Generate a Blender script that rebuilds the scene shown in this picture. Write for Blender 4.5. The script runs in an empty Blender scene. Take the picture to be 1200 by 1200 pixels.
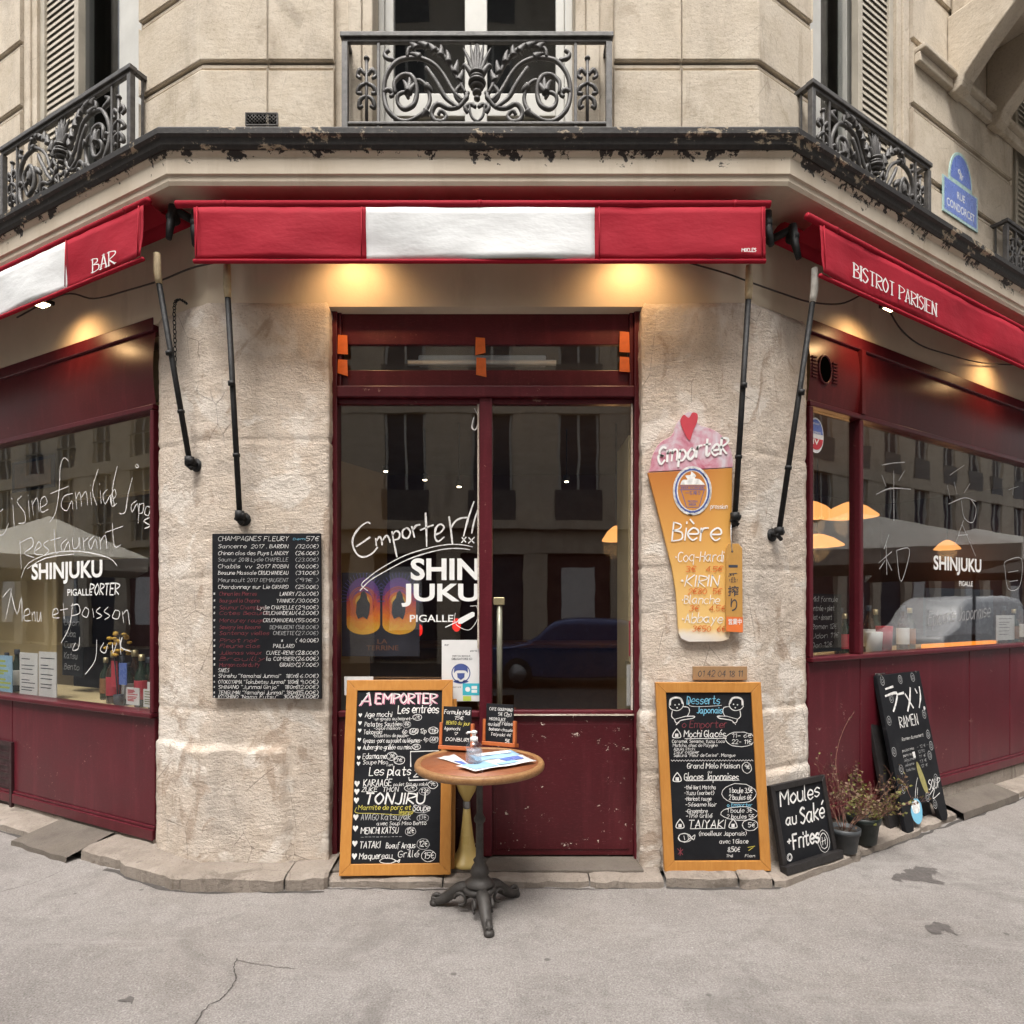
import bpy, math, random
from math import sin, cos, pi, radians, sqrt
from mathutils import Vector, Matrix, noise
random.seed(7)
SC = bpy.context.scene
COL = SC.collection

# ------------------------------------------------------------------ camera, sky, sun, exposure
EYE = 1.55
cam_d = bpy.data.cameras.new('camera'); cam = bpy.data.objects.new('camera', cam_d); COL.objects.link(cam)
cam.location = (0, 0, EYE); cam.rotation_euler = (radians(90), 0, 0)
cam_d.sensor_width = 36; cam_d.lens = 22.5; cam_d.shift_y = 112 / 1200; cam_d.clip_end = 800; cam_d.clip_start = .05
SC.camera = cam

SUN_EL, SUN_AZ = radians(64), radians(192)      # azimuth measured clockwise from +Y
world = bpy.data.worlds.new('World'); SC.world = world; world.use_nodes = True
nt = world.node_tree; nt.nodes.clear()
sky = nt.nodes.new('ShaderNodeTexSky'); sky.sky_type = 'NISHITA'; sky.sun_disc = False
sky.sun_elevation = SUN_EL; sky.sun_rotation = SUN_AZ
sky.air_density = 1.0; sky.dust_density = 6.0; sky.ozone_density = .5
hs = nt.nodes.new('ShaderNodeHueSaturation'); hs.inputs['Saturation'].default_value = .22      # a grey, clouded sky
bg = nt.nodes.new('ShaderNodeBackground'); bg.inputs['Strength'].default_value = .15
wo = nt.nodes.new('ShaderNodeOutputWorld')
nt.links.new(sky.outputs[0], hs.inputs['Color']); nt.links.new(hs.outputs[0], bg.inputs['Color'])
nt.links.new(bg.outputs[0], wo.inputs['Surface'])

sd = bpy.data.lights.new('sun', 'SUN'); sd.energy = 1.2; sd.angle = radians(25); sd.color = (1, .95, .88)
sun = bpy.data.objects.new('sun', sd); COL.objects.link(sun)
sdir = Vector((sin(SUN_AZ) * cos(SUN_EL), cos(SUN_AZ) * cos(SUN_EL), sin(SUN_EL)))
sun.rotation_euler = sdir.to_track_quat('Z', 'Y').to_euler(); sun.location = (0, -5, 20)

SC.view_settings.view_transform = 'Standard'; SC.view_settings.look = 'None'
SC.view_settings.gamma = 1; SC.view_settings.exposure = 1.32
SC.render.engine = 'CYCLES'
SC.cycles.max_bounces = 6; SC.cycles.transparent_max_bounces = 12; SC.cycles.caustics_reflective = False
SC.cycles.caustics_refractive = False; SC.cycles.sample_clamp_indirect = 4

# ------------------------------------------------------------------ frames: the three street walls of the corner building
class Frame:
    def __init__(s, o, u, v, n): s.o, s.u, s.v, s.n = Vector(o), Vector(u), Vector(v), Vector(n)
    def __call__(s, a, b, c=0.): return s.o + s.u * a + s.v * b + s.n * c
    def off(s, c): return Frame(s.o + s.n * c, s.u, s.v, s.n)

AL, AR = radians(27.7), radians(31.6)
CL, CR = -1.776, 1.406            # x of the two corners of the chamfered front
YF = 3.70
FR = Frame((0, YF, 0), (1, 0, 0), (0, 0, 1), (0, -1, 0))
LE = Frame((CL, YF, 0), (cos(AL), -sin(AL), 0), (0, 0, 1), (-sin(AL), -cos(AL), 0))     # a runs 0 -> negative, away
RI = Frame((CR, YF, 0), (cos(AR), sin(AR), 0), (0, 0, 1), (sin(AR), -cos(AR), 0))       # a runs 0 -> positive, away
WORLD = Frame((0, 0, 0), (1, 0, 0), (0, 1, 0), (0, 0, 1))
ML = Vector((-(1 - cos(AL)) / sin(AL), -1, 0)); MR = Vector(((1 - cos(AR)) / sin(AR), -1, 0))   # mitre directions
KX, HZ, KF = 600., 712., 750.     # photograph survey: principal column, horizon row, focal length
def wallpt(fr, px, py, d=0.):
    """survey a point of the photograph that lies on a wall plane: (along, height) in metres"""
    r = Vector(((px - KX) / KF, 1, (HZ - py) / KF)); o = Vector((0, 0, EYE))
    t = (fr.o + fr.n * d - o).dot(fr.n) / r.dot(fr.n)
    p = o + r * t
    return (p - fr.o).dot(fr.u), (p - fr.o).dot(fr.v)
def floorpt(px, py, z=0.):
    Y = (EYE - z) * KF / (py - HZ); return Vector(((px - KX) * Y / KF, Y, z))
def along(fr, px, d=0.): return wallpt(fr, px, HZ, d)[0]
def height(fr, px, py, d=0.): return wallpt(fr, px, py, d)[1]

# ------------------------------------------------------------------ mesh building
class MB:
    def __init__(s): s.v = []; s.f = []; s.mi = []; s.sm = []
    def add(s, vs, fs, m=0, smooth=False):
        b = len(s.v); s.v += [Vector(p) for p in vs]
        for f in fs: s.f.append([b + i for i in f]); s.mi.append(m); s.sm.append(smooth)
    def box(s, fr, a0, a1, b0, b1, c0, c1, m=0):
        p = [fr(a, b, c) for c in (c0, c1) for b in (b0, b1) for a in (a0, a1)]
        s.add(p, [(0, 2, 3, 1), (4, 5, 7, 6), (0, 1, 5, 4), (2, 6, 7, 3), (0, 4, 6, 2), (1, 3, 7, 5)], m)
        return s
    def rect(s, fr, a0, a1, b0, b1, c=0., m=0):
        s.add([fr(a0, b0, c), fr(a1, b0, c), fr(a1, b1, c), fr(a0, b1, c)], [(0, 1, 2, 3)], m); return s
    def poly(s, fr, pts, c=0., m=0):
        s.add([fr(a, b, c) for a, b in pts], [tuple(range(len(pts)))], m); return s
    def prism(s, fr, pts, c0, c1, m=0):
        n = len(pts)
        s.add([fr(a, b, c) for c in (c0, c1) for a, b in pts],
              [tuple(range(n - 1, -1, -1)), tuple(range(n, 2 * n))] + [(i, (i + 1) % n, n + (i + 1) % n, n + i) for i in range(n)], m)
        return s
    def disc(s, fr, a, b, r, c=0., m=0, n=20, ry=None):
        return s.poly(fr, [(a + r * cos(2 * pi * i / n), b + (ry or r) * sin(2 * pi * i / n)) for i in range(n)], c, m)
    def tube(s, pts, r, n=8, m=0, cap=True, flat=None):
        pts = [Vector(p) for p in pts]; k = len(pts)
        rs = r if isinstance(r, (list, tuple)) else [r] * k
        t0 = (pts[1] - pts[0]).normalized()
        up = Vector((0, 0, 1)) if abs(t0.z) < .9 else Vector((0, 1, 0))
        e = (up - t0 * up.dot(t0)).normalized()
        vs = []
        for i, p in enumerate(pts):
            t = (pts[min(i + 1, k - 1)] - pts[max(i - 1, 0)])
            t = t.normalized() if t.length > 1e-9 else t0
            e = e - t * e.dot(t); e = e.normalized() if e.length > 1e-6 else t.orthogonal().normalized()
            g = t.cross(e)
            for j in range(n):
                w = 2 * pi * j / n; vs.append(p + (e * cos(w) + g * sin(w)) * rs[i])
        fs = [(i * n + j, i * n + (j + 1) % n, (i + 1) * n + (j + 1) % n, (i + 1) * n + j) for i in range(k - 1) for j in range(n)]
        if cap: fs += [tuple(range(n - 1, -1, -1)), tuple((k - 1) * n + j for j in range(n))]
        s.add(vs, fs, m, True); return s
    def lathe(s, o, prof, n=28, m=0, ax=None):
        """prof: (radius, height) from the bottom up, around a vertical axis at o"""
        o = Vector(o); vs = []
        for r, z in prof:
            for j in range(n):
                w = 2 * pi * j / n; vs.append(o + Vector((max(r, 1e-4) * cos(w), max(r, 1e-4) * sin(w), z)))
        k = len(prof)
        fs = [(i * n + j, i * n + (j + 1) % n, (i + 1) * n + (j + 1) % n, (i + 1) * n + j) for i in range(k - 1) for j in range(n)]
        fs += [tuple(range(n - 1, -1, -1)), tuple((k - 1) * n + j for j in range(n))]
        s.add(vs, fs, m, True); return s
    def grid(s, rows, m=0, smooth=True, closed=False):
        h, w = len(rows), len(rows[0]); vs = [p for r in rows for p in r]
        fs = [(i * w + j, i * w + j + 1, (i + 1) * w + j + 1, (i + 1) * w + j) for i in range(h - 1) for j in range(w - 1)]
        s.add(vs, fs, m, smooth); return s
    def ribbon(s, fr, pts, w, c=0., m=0, nib=False):
        """a flat stroke on a surface"""
        k = len(pts)
        if k < 2: return s
        L, R = [], []
        for i, (x, y) in enumerate(pts):
            x0, y0 = pts[max(i - 1, 0)]; x1, y1 = pts[min(i + 1, k - 1)]
            tx, ty = x1 - x0, y1 - y0; l = sqrt(tx * tx + ty * ty) or 1e-6; tx, ty = tx / l, ty / l
            ww = w[i] if isinstance(w, list) else w
            if nib: ww = ww * (.36 + .64 * abs(ty) ** 1.5)
            h = ww / 2
            ex = -tx * h * .5 if i == 0 else (tx * h * .5 if i == k - 1 else 0); ey = -ty * h * .5 if i == 0 else (ty * h * .5 if i == k - 1 else 0)
            L.append(fr(x - ty * h + ex, y + tx * h + ey, c)); R.append(fr(x + ty * h + ex, y - tx * h + ey, c))
        s.add(R + L, [(i, i + 1, k + i + 1, k + i) for i in range(k - 1)], m); return s

def smooth(pts, n=4, closed=False):
    if len(pts) < 3: return list(pts)
    q = ([pts[-1]] + list(pts) + [pts[0], pts[1]]) if closed else ([pts[0]] + list(pts) + [pts[-1]])
    out = []
    for i in range(1, len(q) - 2):
        p0, p1, p2, p3 = q[i - 1], q[i], q[i + 1], q[i + 2]
        for j in range(n):
            t = j / n
            out.append(tuple(.5 * (2 * b + (c - a) * t + (2 * a - 5 * b + 4 * c - d) * t * t + (3 * b - a - 3 * c + d) * t ** 3)
                             for a, b, c, d in zip(p0, p1, p2, p3)))
    if not closed: out.append(tuple(pts[-1]))
    return out

ORIG = {}
def obj(name, mb, mats, parent=None, bevel=0., auto=False, sharp=None):
    o0 = ORIG.get(parent.name, Vector((0, 0, 0))) if parent else Vector((0, 0, 0))
    me = bpy.data.meshes.new(name)
    me.from_pydata([tuple(p - o0) for p in mb.v], [], mb.f); 
    for m in (mats if isinstance(mats, (list, tuple)) else [mats]): me.materials.append(m)
    me.polygons.foreach_set('material_index', mb.mi); me.polygons.foreach_set('use_smooth', mb.sm)
    me.update()
    o = bpy.data.objects.new(name, me); COL.objects.link(o)
    if parent: o.parent = parent
    ORIG[o.name] = o0
    if bevel:
        b = o.modifiers.new('bevel', 'BEVEL'); b.width = bevel; b.segments = 2; b.limit_method = 'ANGLE'; b.angle_limit = radians(40)
    return o
def thing(name, label, cat, loc=(0, 0, 0), group=None):
    o = bpy.data.objects.new(name, None); COL.objects.link(o); o.location = loc; o.empty_display_size = .1
    ORIG[o.name] = Vector(loc); o['label'] = label; o['category'] = cat
    if group: o['group'] = group
    return o
def holder(name, parent):
    """an Empty part that carries sub-parts"""
    o = bpy.data.objects.new(name, None); COL.objects.link(o); o.parent = parent; ORIG[o.name] = ORIG[parent.name]; return o
def single(name, mb, mats, label, cat, group=None, bevel=0., base=None):
    b = Vector(base) if base is not None else Vector((sum(p.x for p in mb.v) / len(mb.v), sum(p.y for p in mb.v) / len(mb.v), min(p.z for p in mb.v)))
    for i, p in enumerate(mb.v): mb.v[i] = p - b
    o = obj(name, mb, mats, None, bevel); o.location = b; ORIG[o.name] = b
    o['label'] = label; o['category'] = cat
    if group: o['group'] = group
    return o
def structure(name, mb, mats, bevel=0.):
    o = obj(name, mb, mats, None, bevel); o['kind'] = 'structure'; return o
def dup(root, loc, rz=0., label=None, sc=None):
    r = root.copy(); COL.objects.link(r); r.location = loc; r.rotation_euler = (0, 0, rz)
    if sc: r.scale = (sc, sc, sc)
    if label: r['label'] = label
    for ch in list(root.children):
        c = ch.copy(); COL.objects.link(c); c.parent = r
        for g in list(ch.children):
            d = g.copy(); COL.objects.link(d); d.parent = c
    return r

# ------------------------------------------------------------------ materials
def c(h):
    h = h.lstrip('#'); v = [int(h[i:i + 2], 16) / 255 for i in (0, 2, 4)]
    return tuple(x / 12.92 if x <= .04045 else ((x + .055) / 1.055) ** 2.4 for x in v) + (1,)
class N:
    def __init__(s, name):
        s.m = bpy.data.materials.new(name); s.m.use_nodes = True; s.t = s.m.node_tree; s.t.nodes.clear()
        s.out = s.t.nodes.new('ShaderNodeOutputMaterial'); s.tc = s.t.nodes.new('ShaderNodeTexCoord')
    def n(s, typ, ins=None, **kw):
        x = s.t.nodes.new('ShaderNode' + typ)
        for k, v in kw.items(): setattr(x, k, v)
        for k, v in (ins or {}).items():
            if hasattr(v, 'is_output') or isinstance(v, bpy.types.NodeSocket): s.t.links.new(v, x.inputs[k])
            else: x.inputs[k].default_value = v
        return x
    def noise(s, scale, detail=4., rough=.55, vec=None, dist=0.):
        return s.n('TexNoise', {'Vector': vec or s.tc.outputs['Object'], 'Scale': scale, 'Detail': detail, 'Roughness': rough, 'Distortion': dist}).outputs['Fac']
    def stretch(s, sx, sy, sz):
        return s.n('Mapping', {'Vector': s.tc.outputs['Object'], 'Scale': (sx, sy, sz)}).outputs[0]
    def ramp(s, fac, stops):
        r = s.n('ValToRGB', {'Fac': fac}); e = r.color_ramp.elements
        while len(e) < len(stops): e.new(.5)
        for i, (p, col) in enumerate(stops): e[i].position = p; e[i].color = col
        return r.outputs['Color']
    def bw(s, fac, lo, hi): return s.n('MapRange', {'Value': fac, 'From Min': lo, 'From Max': hi}).outputs[0]
    def mix(s, fac, a, b, mode='MIX'):
        x = s.n('Mix', data_type='RGBA', blend_type=mode)
        for i, v in ((0, fac), (6, a), (7, b)):
            if isinstance(v, bpy.types.NodeSocket): s.t.links.new(v, x.inputs[i])
            else: x.inputs[i].default_value = v
        return x.outputs[2]
    def math(s, op, a, b=0.):
        return s.n('Math', {0: a, 1: b}, operation=op).outputs[0]
    def bsdf(s, col, rough=.6, bump=None, **ins):
        d = {'Base Color': col, 'Roughness': rough}; d.update({k.replace('_', ' '): v for k, v in ins.items()})
        b = s.n('BsdfPrincipled', d)
        if bump is not None:
            prev = None
            for h, st, dist in bump:
                bn = s.n('Bump', {'Height': h, 'Strength': st, 'Distance': dist})
                if prev is not None: s.t.links.new(prev, bn.inputs['Normal'])
                prev = bn.outputs[0]
            s.t.links.new(prev, b.inputs['Normal'])
        s.t.links.new(b.outputs[0], s.out.inputs['Surface']); return s.m

def plain(name, col, rough=.6, vary=.12, scale=9., bump=0., metal=0., spec=.5):
    k = N(name); f = k.noise(scale, 5.)
    lo = tuple(x * (1 - vary) for x in col[:3]) + (1,); hi = tuple(min(1, x * (1 + vary)) for x in col[:3]) + (1,)
    cc = k.ramp(f, [(.3, lo), (.7, hi)])
    g = k.noise(scale * 2.3, 3.)
    r = k.n('MapRange', {'Value': g, 'From Min': .3, 'From Max': .7, 'To Min': max(.03, rough - .1), 'To Max': min(1, rough + .1)}).outputs[0]
    return k.bsdf(cc, r, [(k.noise(scale * 12, 4.), bump, .004)] if bump else None, Metallic=metal, Specular_IOR_Level=spec)

def stone_material(name, tones, bump=.8, scale=1., pits=.6, grime=0., patch=0.):
    k = N(name)
    big = k.noise(1.6 * scale, 3., .6); mid = k.noise(9 * scale, 6., .65); fine = k.noise(85 * scale, 5., .7)
    col = k.ramp(big, [(.32, tones[0]), (.5, tones[1]), (.68, tones[2])])
    col = k.mix(k.bw(mid, .35, .75), col, tones[3]); 
    col = k.mix(k.math('MULTIPLY', k.bw(fine, .52, .7), .42), col, tones[4])
    vor = k.n('TexVoronoi', {'Vector': k.stretch(1, 1, 2.6), 'Scale': 38 * scale, 'Randomness': 1.}).outputs['Distance']
    pit = k.math('MULTIPLY', k.bw(vor, .21, .07), k.bw(mid, .40, .58))
    col = k.mix(k.math('MULTIPLY', pit, pits), col, tones[4])
    if patch:
        pt = k.noise(2.7, 7., .62, None, .5); pt2 = k.noise(4.1, 7., .66, k.stretch(1, 1, .6), .8)
        col = k.mix(k.math('MULTIPLY', k.bw(pt, .54, .585), patch), col, tones[5]); col = k.mix(k.math('MULTIPLY', k.bw(pt2, .57, .64), patch), col, tones[6])
        cr = k.n('TexVoronoi', {'Vector': k.n('Mapping', {'Vector': k.tc.outputs['Object'], 'Location': (0, 0, 0), 'Scale': (2.2, 2.2, 1.3)}).outputs[0], 'Scale': 1.6}, feature='DISTANCE_TO_EDGE').outputs['Distance']
        crm = k.math('MULTIPLY', k.bw(k.math('ADD', cr, k.math('MULTIPLY', k.noise(18, 5., .7), .02)), .0165, .0125), k.bw(k.noise(1.9, 2.), .54, .58)); col = k.mix(k.math('MULTIPLY', crm, patch * patch * 1.2), col, c('#5a4e43'))
    if grime:
        g = k.noise(2.3, 6., .7, k.stretch(1, 1, .35)); col = k.mix(k.math('MULTIPLY', k.bw(g, .5, .75), grime), col, c('#6b6055'))
    h1 = k.noise(30 * scale, 6., .7, k.stretch(1, 1, 1.7)); h2 = k.noise(140 * scale, 3., .6)
    return k.bsdf(col, .9, [(h1, bump, .012), (h2, bump * .6, .004), (pit, -.5 * bump, .006)], Specular_IOR_Level=.25)

M = {}
M['pillar'] = stone_material('hammered_limestone', [c('#bfb09f'), c('#cbbcac'), c('#bab0a5'), c('#d6cabd'), c('#6f6255'), c('#ddd5cb'), c('#a5917f')], 1.05, 1., .9, .4, .7)
M['ashlar'] = stone_material('smooth_ashlar', [c('#b4a793'), c('#c4b8a6'), c('#a89c8a'), c('#cabfaf'), c('#877a68'), c('#d0c6b6'), c('#a09280')], .3, .8, .5, .5, .45)
M['kerb'] = stone_material('kerb_granite', [c('#796f66'), c('#8c8278'), c('#7f766d'), c('#968c82'), c('#46403a'), c('#9b9187'), c('#5d554d')], .9, 1.2, .8, .45, .6)
M['dark_slab'] = stone_material('dark_slab_stone', [c('#57504a'), c('#665e57'), c('#5c554e'), c('#6b645c'), c('#3c3732')], .6, 1.2, .5, .4)

k = N('lintel_plaster')
f = k.noise(2.2, 4.); g = k.noise(45, 4., .6); s_ = k.noise(5, 5., .65, k.stretch(1, 1, .25))
col = k.ramp(f, [(.3, c('#c3b49d')), (.7, c('#d1c3ad'))]); col = k.mix(k.math('MULTIPLY', k.bw(s_, .55, .8), .35), col, c('#857259'))
M['plaster'] = k.bsdf(col, .8, [(g, .25, .004)])

k = N('cornice_paint')       # cream paint, flaking off black undercoat near the top edge
f = k.noise(3, 4.); fl = k.noise(7, 8., .72, None, .4); fl2 = k.noise(24, 6., .7)
sep = k.n('SeparateXYZ', {'Vector': k.tc.outputs['Object']}).outputs['Z']
edge = k.bw(sep, 3.86, 4.0)
m1 = k.math('GREATER_THAN', k.math('ADD', k.math('MULTIPLY', fl, .72), k.math('ADD', k.math('MULTIPLY', fl2, .25), k.math('MULTIPLY', edge, .17))), .645)
col = k.ramp(f, [(.3, c('#b9ab97')), (.7, c('#c9bdab'))])
st = k.noise(4, 6., .7, k.stretch(1, 1, .2)); col = k.mix(k.math('MULTIPLY', k.bw(st, .52, .75), .4), col, c('#8b765a'))
col = k.mix(m1, col, c('#2b2522'))
M['cornice'] = k.bsdf(col, .65, [(m1, -.4, .003), (fl2, .2, .003)])
k = N('worn_black_flashing')
fl = k.noise(5, 8., .7, k.stretch(1, 1, 2.2), .3); fl2 = k.noise(30, 6., .7)
m1 = k.bw(k.math('ADD', k.math('MULTIPLY', fl, .75), k.math('MULTIPLY', fl2, .25)), .56, .585)
col = k.mix(m1, k.ramp(fl2, [(.3, c('#1b1918')), (.7, c('#332f2c'))]), k.ramp(fl2, [(.4, c('#8c7c66')), (.7, c('#b5a68e'))]))
M['flashing'] = k.bsdf(col, .55, [(fl2, .4, .006)])

def paint(name, base, chip, amount, rough=.34):
    k = N(name); big = k.noise(1.8, 5., .6); fine = k.noise(26, 7., .75, None, .5); region = k.noise(3.1, 4., .6)
    col = k.ramp(big, [(.3, tuple(x * .8 for x in base[:3]) + (1,)), (.7, tuple(x * 1.2 for x in base[:3]) + (1,))])
    streak = k.noise(14, 5., .6, k.stretch(1, 1, .12))
    col = k.mix(k.math('MULTIPLY', k.bw(streak, .52, .75), .38), col, tuple(x * 2.0 + .012 for x in base[:3]) + (1,))
    scuff = k.noise(40, 5., .7, k.stretch(1, 1, 6)); col = k.mix(k.math('MULTIPLY', k.bw(scuff, .56, .70), .4), col, tuple(x * 2.2 + .03 for x in base[:3]) + (1,)); fine = k.math('ADD', k.math('MULTIPLY', fine, .6), k.math('MULTIPLY', k.noise(11, 6., .7, k.stretch(1, 1, 2.6)), .4)); chipm = k.math('MULTIPLY', k.bw(fine, .592, .602), k.bw(region, .53 - amount, .57 - amount))
    col = k.mix(chipm, col, chip)
    r = k.n('MapRange', {'Value': big, 'To Min': rough - .08, 'To Max': rough + .14}).outputs[0]
    return k.bsdf(col, r, Specular_IOR_Level=.38, bump= [(k.noise(5, 3.), .12, .006), (k.noise(60, 4.), .12, .002), (chipm, -.4, .002)])
MAROON = (.078, .0066, .0125, 1)
M['maroon'] = paint('maroon_paint', MAROON, c('#8a6a62'), .0)
M['maroon_worn'] = paint('chipped_maroon_paint', (.060, .005, .0085, 1), c('#c4b6aa'), .07)
M['fascia'] = paint('glossy_maroon_fascia', (.088, .0085, .013, 1), c('#7c4a45'), -.1, .3)

def fabric(name, base, dirt=.15):
    k = N(name); f = k.noise(3, 5., .6, k.stretch(1, 1, .6)); w = k.n('TexWave', {'Vector': k.tc.outputs['Object'], 'Scale': 160., 'Distortion': 1.}, bands_direction='Z').outputs['Fac']
    col = k.ramp(f, [(.3, tuple(x * (1 - dirt) for x in base[:3]) + (1,)), (.7, base)])
    return k.bsdf(col, .75, [(w, .06, .001), (k.noise(5, 4., .6, k.stretch(.7, .7, 1.6)), .35, .02)], Specular_IOR_Level=.18)
M['red'] = fabric('red_awning_fabric', (.335, .0105, .025, 1)); M['white_fabric'] = fabric('white_awning_fabric', (.68, .69, .69, 1), .1)
M['lettering'] = plain('white_vinyl', (.78, .78, .76, 1), .5, .05)
M['chalk'] = plain('white_chalk_pen', (.68, .67, .65, 1), .8, .28, 45)
M['chalk_dim'] = plain('faded_chalk_pen', (.36, .36, .36, 1), .85, .3, 60)
M['chalk_red'] = plain('red_chalk_pen', (.17, .03, .04, 1), .8, .3, 60); M['chalk_pink'] = plain('pink_chalk_pen', (.62, .25, .34, 1), .8, .1)
M['chalk_blue'] = plain('blue_chalk_pen', (.18, .48, .66, 1), .8, .1); M['chalk_yellow'] = plain('yellow_chalk_pen', (.55, .48, .08, 1), .8, .1)
M['chalk_orange'] = plain('orange_paint_pen', (.65, .15, .03, 1), .7, .1)
k = N('blackboard_slate'); f = k.noise(4, 6., .7, None, .8); g = k.noise(70, 4.)
M['slate'] = k.bsdf(k.ramp(f, [(.35, (.006, .0065, .0085, 1)), (.62, (.011, .012, .0145, 1)), (.78, (.045, .047, .05, 1))]), .6, [(g, .12, .002)], Specular_IOR_Level=.22)
def wood(name, a, b, rough=.5, sc=(1, 1, 1), bump=.2):
    k = N(name); v = k.n('Mapping', {'Vector': k.tc.outputs['Object'], 'Scale': sc}).outputs[0]
    f = k.noise(6, 6., .65, v, 1.2); g = k.noise(30, 5., .6, v)
    col = k.mix(k.math('MULTIPLY', g, .5), k.ramp(f, [(.3, a), (.7, b)]), tuple(x * .6 for x in a[:3]) + (1,))
    return k.bsdf(col, rough, [(g, bump, .003)])
M['pine'] = wood('varnished_pine', (.46, .19, .035, 1), (.56, .26, .06, 1), .42, (3, 3, .5), .1)
M['orange_wood'] = wood('orange_stained_wood', (.42, .10, .025, 1), (.55, .16, .045, 1), .45, (2, 2, 2), .1)
M['table_wood'] = wood('worn_table_top', (.20, .055, .02, 1), (.40, .16, .07, 1), .4, (5, 14, 5), .4)
M['table_rim'] = wood('table_rim_wood', (.22, .10, .035, 1), (.40, .22, .09, 1), .5, (6, 6, 6), .5)
M['black_wood'] = plain('black_stained_wood', (.016, .014, .014, 1), .5, .3, 12, .2)
M['iron'] = plain('dark_cast_iron', (.055, .050, .046, 1), .55, .35, 20, .5, .3)
M['railing'] = plain('grey_painted_iron', (.085, .08, .076, 1), .5, .35, 25, .4, .1)
M['arm'] = plain('black_awning_steel', (.012, .012, .0125, 1), .55, .5, 30, .4, .1, .35)
M['tape_sleeve'] = plain('yellowed_tape', (.42, .33, .20, 1), .7, .2, 30, .4); M['white_sleeve'] = plain('white_tape', (.55, .53, .48, 1), .7, .15, 30, .4)
M['cable'] = plain('brown_cable', (.03, .02, .016, 1), .6, .2)
M['brass'] = plain('worn_brass', (.40, .34, .20, 1), .4, .25, 20, .1, .7)
M['cream_plastic'] = plain('aged_yellow_plastic', (.66, .49, .17, 1), .35, .1, 4)
M['grey_metal'] = plain('grey_metal', (.3, .3, .3, 1), .4, .1, 10, 0, .6)
M['paper'] = plain('white_paper', (.68, .68, .67, 1), .8, .06, 6); M['paper_blue'] = plain('pale_blue_print', (.30, .50, .68, 1), .6, .15, 12)
M['ink'] = plain('dark_ink', (.03, .035, .05, 1), .7, .1); M['ink_blue'] = plain('blue_ink', (.06, .09, .28, 1), .7, .1); M['ink_red'] = plain('red_ink', (.5, .04, .06, 1), .7, .1)
M['cyan'] = plain('cyan_print', (.05, .42, .52, 1), .5, .05); M['green_print'] = plain('yellow_green_print', (.45, .55, .08, 1), .5, .05)
M['orange_tape'] = plain('orange_gaffer_tape', (.72, .15, .025, 1), .55, .12, 25, .2)
M['window_white'] = plain('white_window_paint', (.52, .51, .47, 1), .45, .08, 6, .1); M['window_beige'] = plain('beige_window_paint', (.44, .40, .32, 1), .5, .12, 6, .1)
M['shutter'] = plain('grey_beige_shutter', (.42, .38, .31, 1), .6, .15, 6, .2)
M['dark_room'] = plain('unlit_room_paint', (.05, .046, .042, 1), .9, .1); M['hole_shade'] = plain('painted_hole_shade', (.0015, .0015, .0015, 1), 1., .1, 9, 0, 0, 0.)
M['enamel_blue'] = plain('blue_enamel', (.12, .19, .52, 1), .3, .1, 8); M['enamel_green'] = plain('pale_green_enamel', (.36, .52, .50, 1), .3, .1, 8); M['enamel_white'] = plain('white_enamel', (.72, .75, .78, 1), .3, .05)
M['pot_grey'] = plain('grey_plastic_pot', (.05, .055, .06, 1), .5, .15, 10, .1); M['pot_black'] = plain('dark_green_plastic_pot', (.010, .016, .014, 1), .4, .2, 10, .1)
M['soil'] = plain('potting_soil', (.03, .022, .016, 1), .95, .4, 40, .8)
M['twig'] = plain('dry_reddish_twig', (.19, .09, .065, 1), .8, .3, 30); M['leaf'] = plain('yellow_green_leaf', (.15, .15, .035, 1), .6, .4, 30); M['leaf_dry'] = plain('dry_olive_leaf', (.14, .085, .05, 1), .7, .4, 30)
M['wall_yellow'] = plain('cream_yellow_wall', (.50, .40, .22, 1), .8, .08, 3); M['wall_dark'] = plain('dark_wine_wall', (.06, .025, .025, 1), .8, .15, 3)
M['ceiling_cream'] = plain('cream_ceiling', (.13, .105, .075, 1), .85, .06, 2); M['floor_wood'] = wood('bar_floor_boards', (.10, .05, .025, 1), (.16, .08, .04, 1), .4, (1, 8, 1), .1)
M['bottle_dark'] = plain('dark_green_bottle_glass', (.012, .03, .014, 1), .08, .2, 6, 0, 0, .8); M['bottle_brown'] = plain('brown_bottle_glass', (.05, .02, .008, 1), .08, .2, 6, 0, 0, .8)
M['stained'] = plain('wet_stain', (.095, .085, .079, 1), .6, .25, 30, .3)
M['crack'] = plain('crack_filling', (.06, .053, .048, 1), .95, .3)
M['rubber'] = plain('tyre_rubber', (.012, .012, .012, 1), .8, .1); M['car_navy'] = plain('navy_car_paint', (.04, .07, .18, 1), .2, .05, 3, 0, .3); M['van_white'] = plain('pale_grey_van_paint', (.6, .6, .6, 1), .25, .05, 3)
M['parasol_grey'] = fabric('grey_parasol_cloth', (.30, .29, .27, 1)); M['parasol_cream'] = fabric('cream_parasol_cloth', (.6, .58, .52, 1))
M['facade_stone'] = stone_material('opposite_facade_stone', [c('#b5a895'), c('#c3b6a3'), c('#aea18e'), c('#c9bdab'), c('#85786a')], .2, .5, .2, .4)

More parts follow.
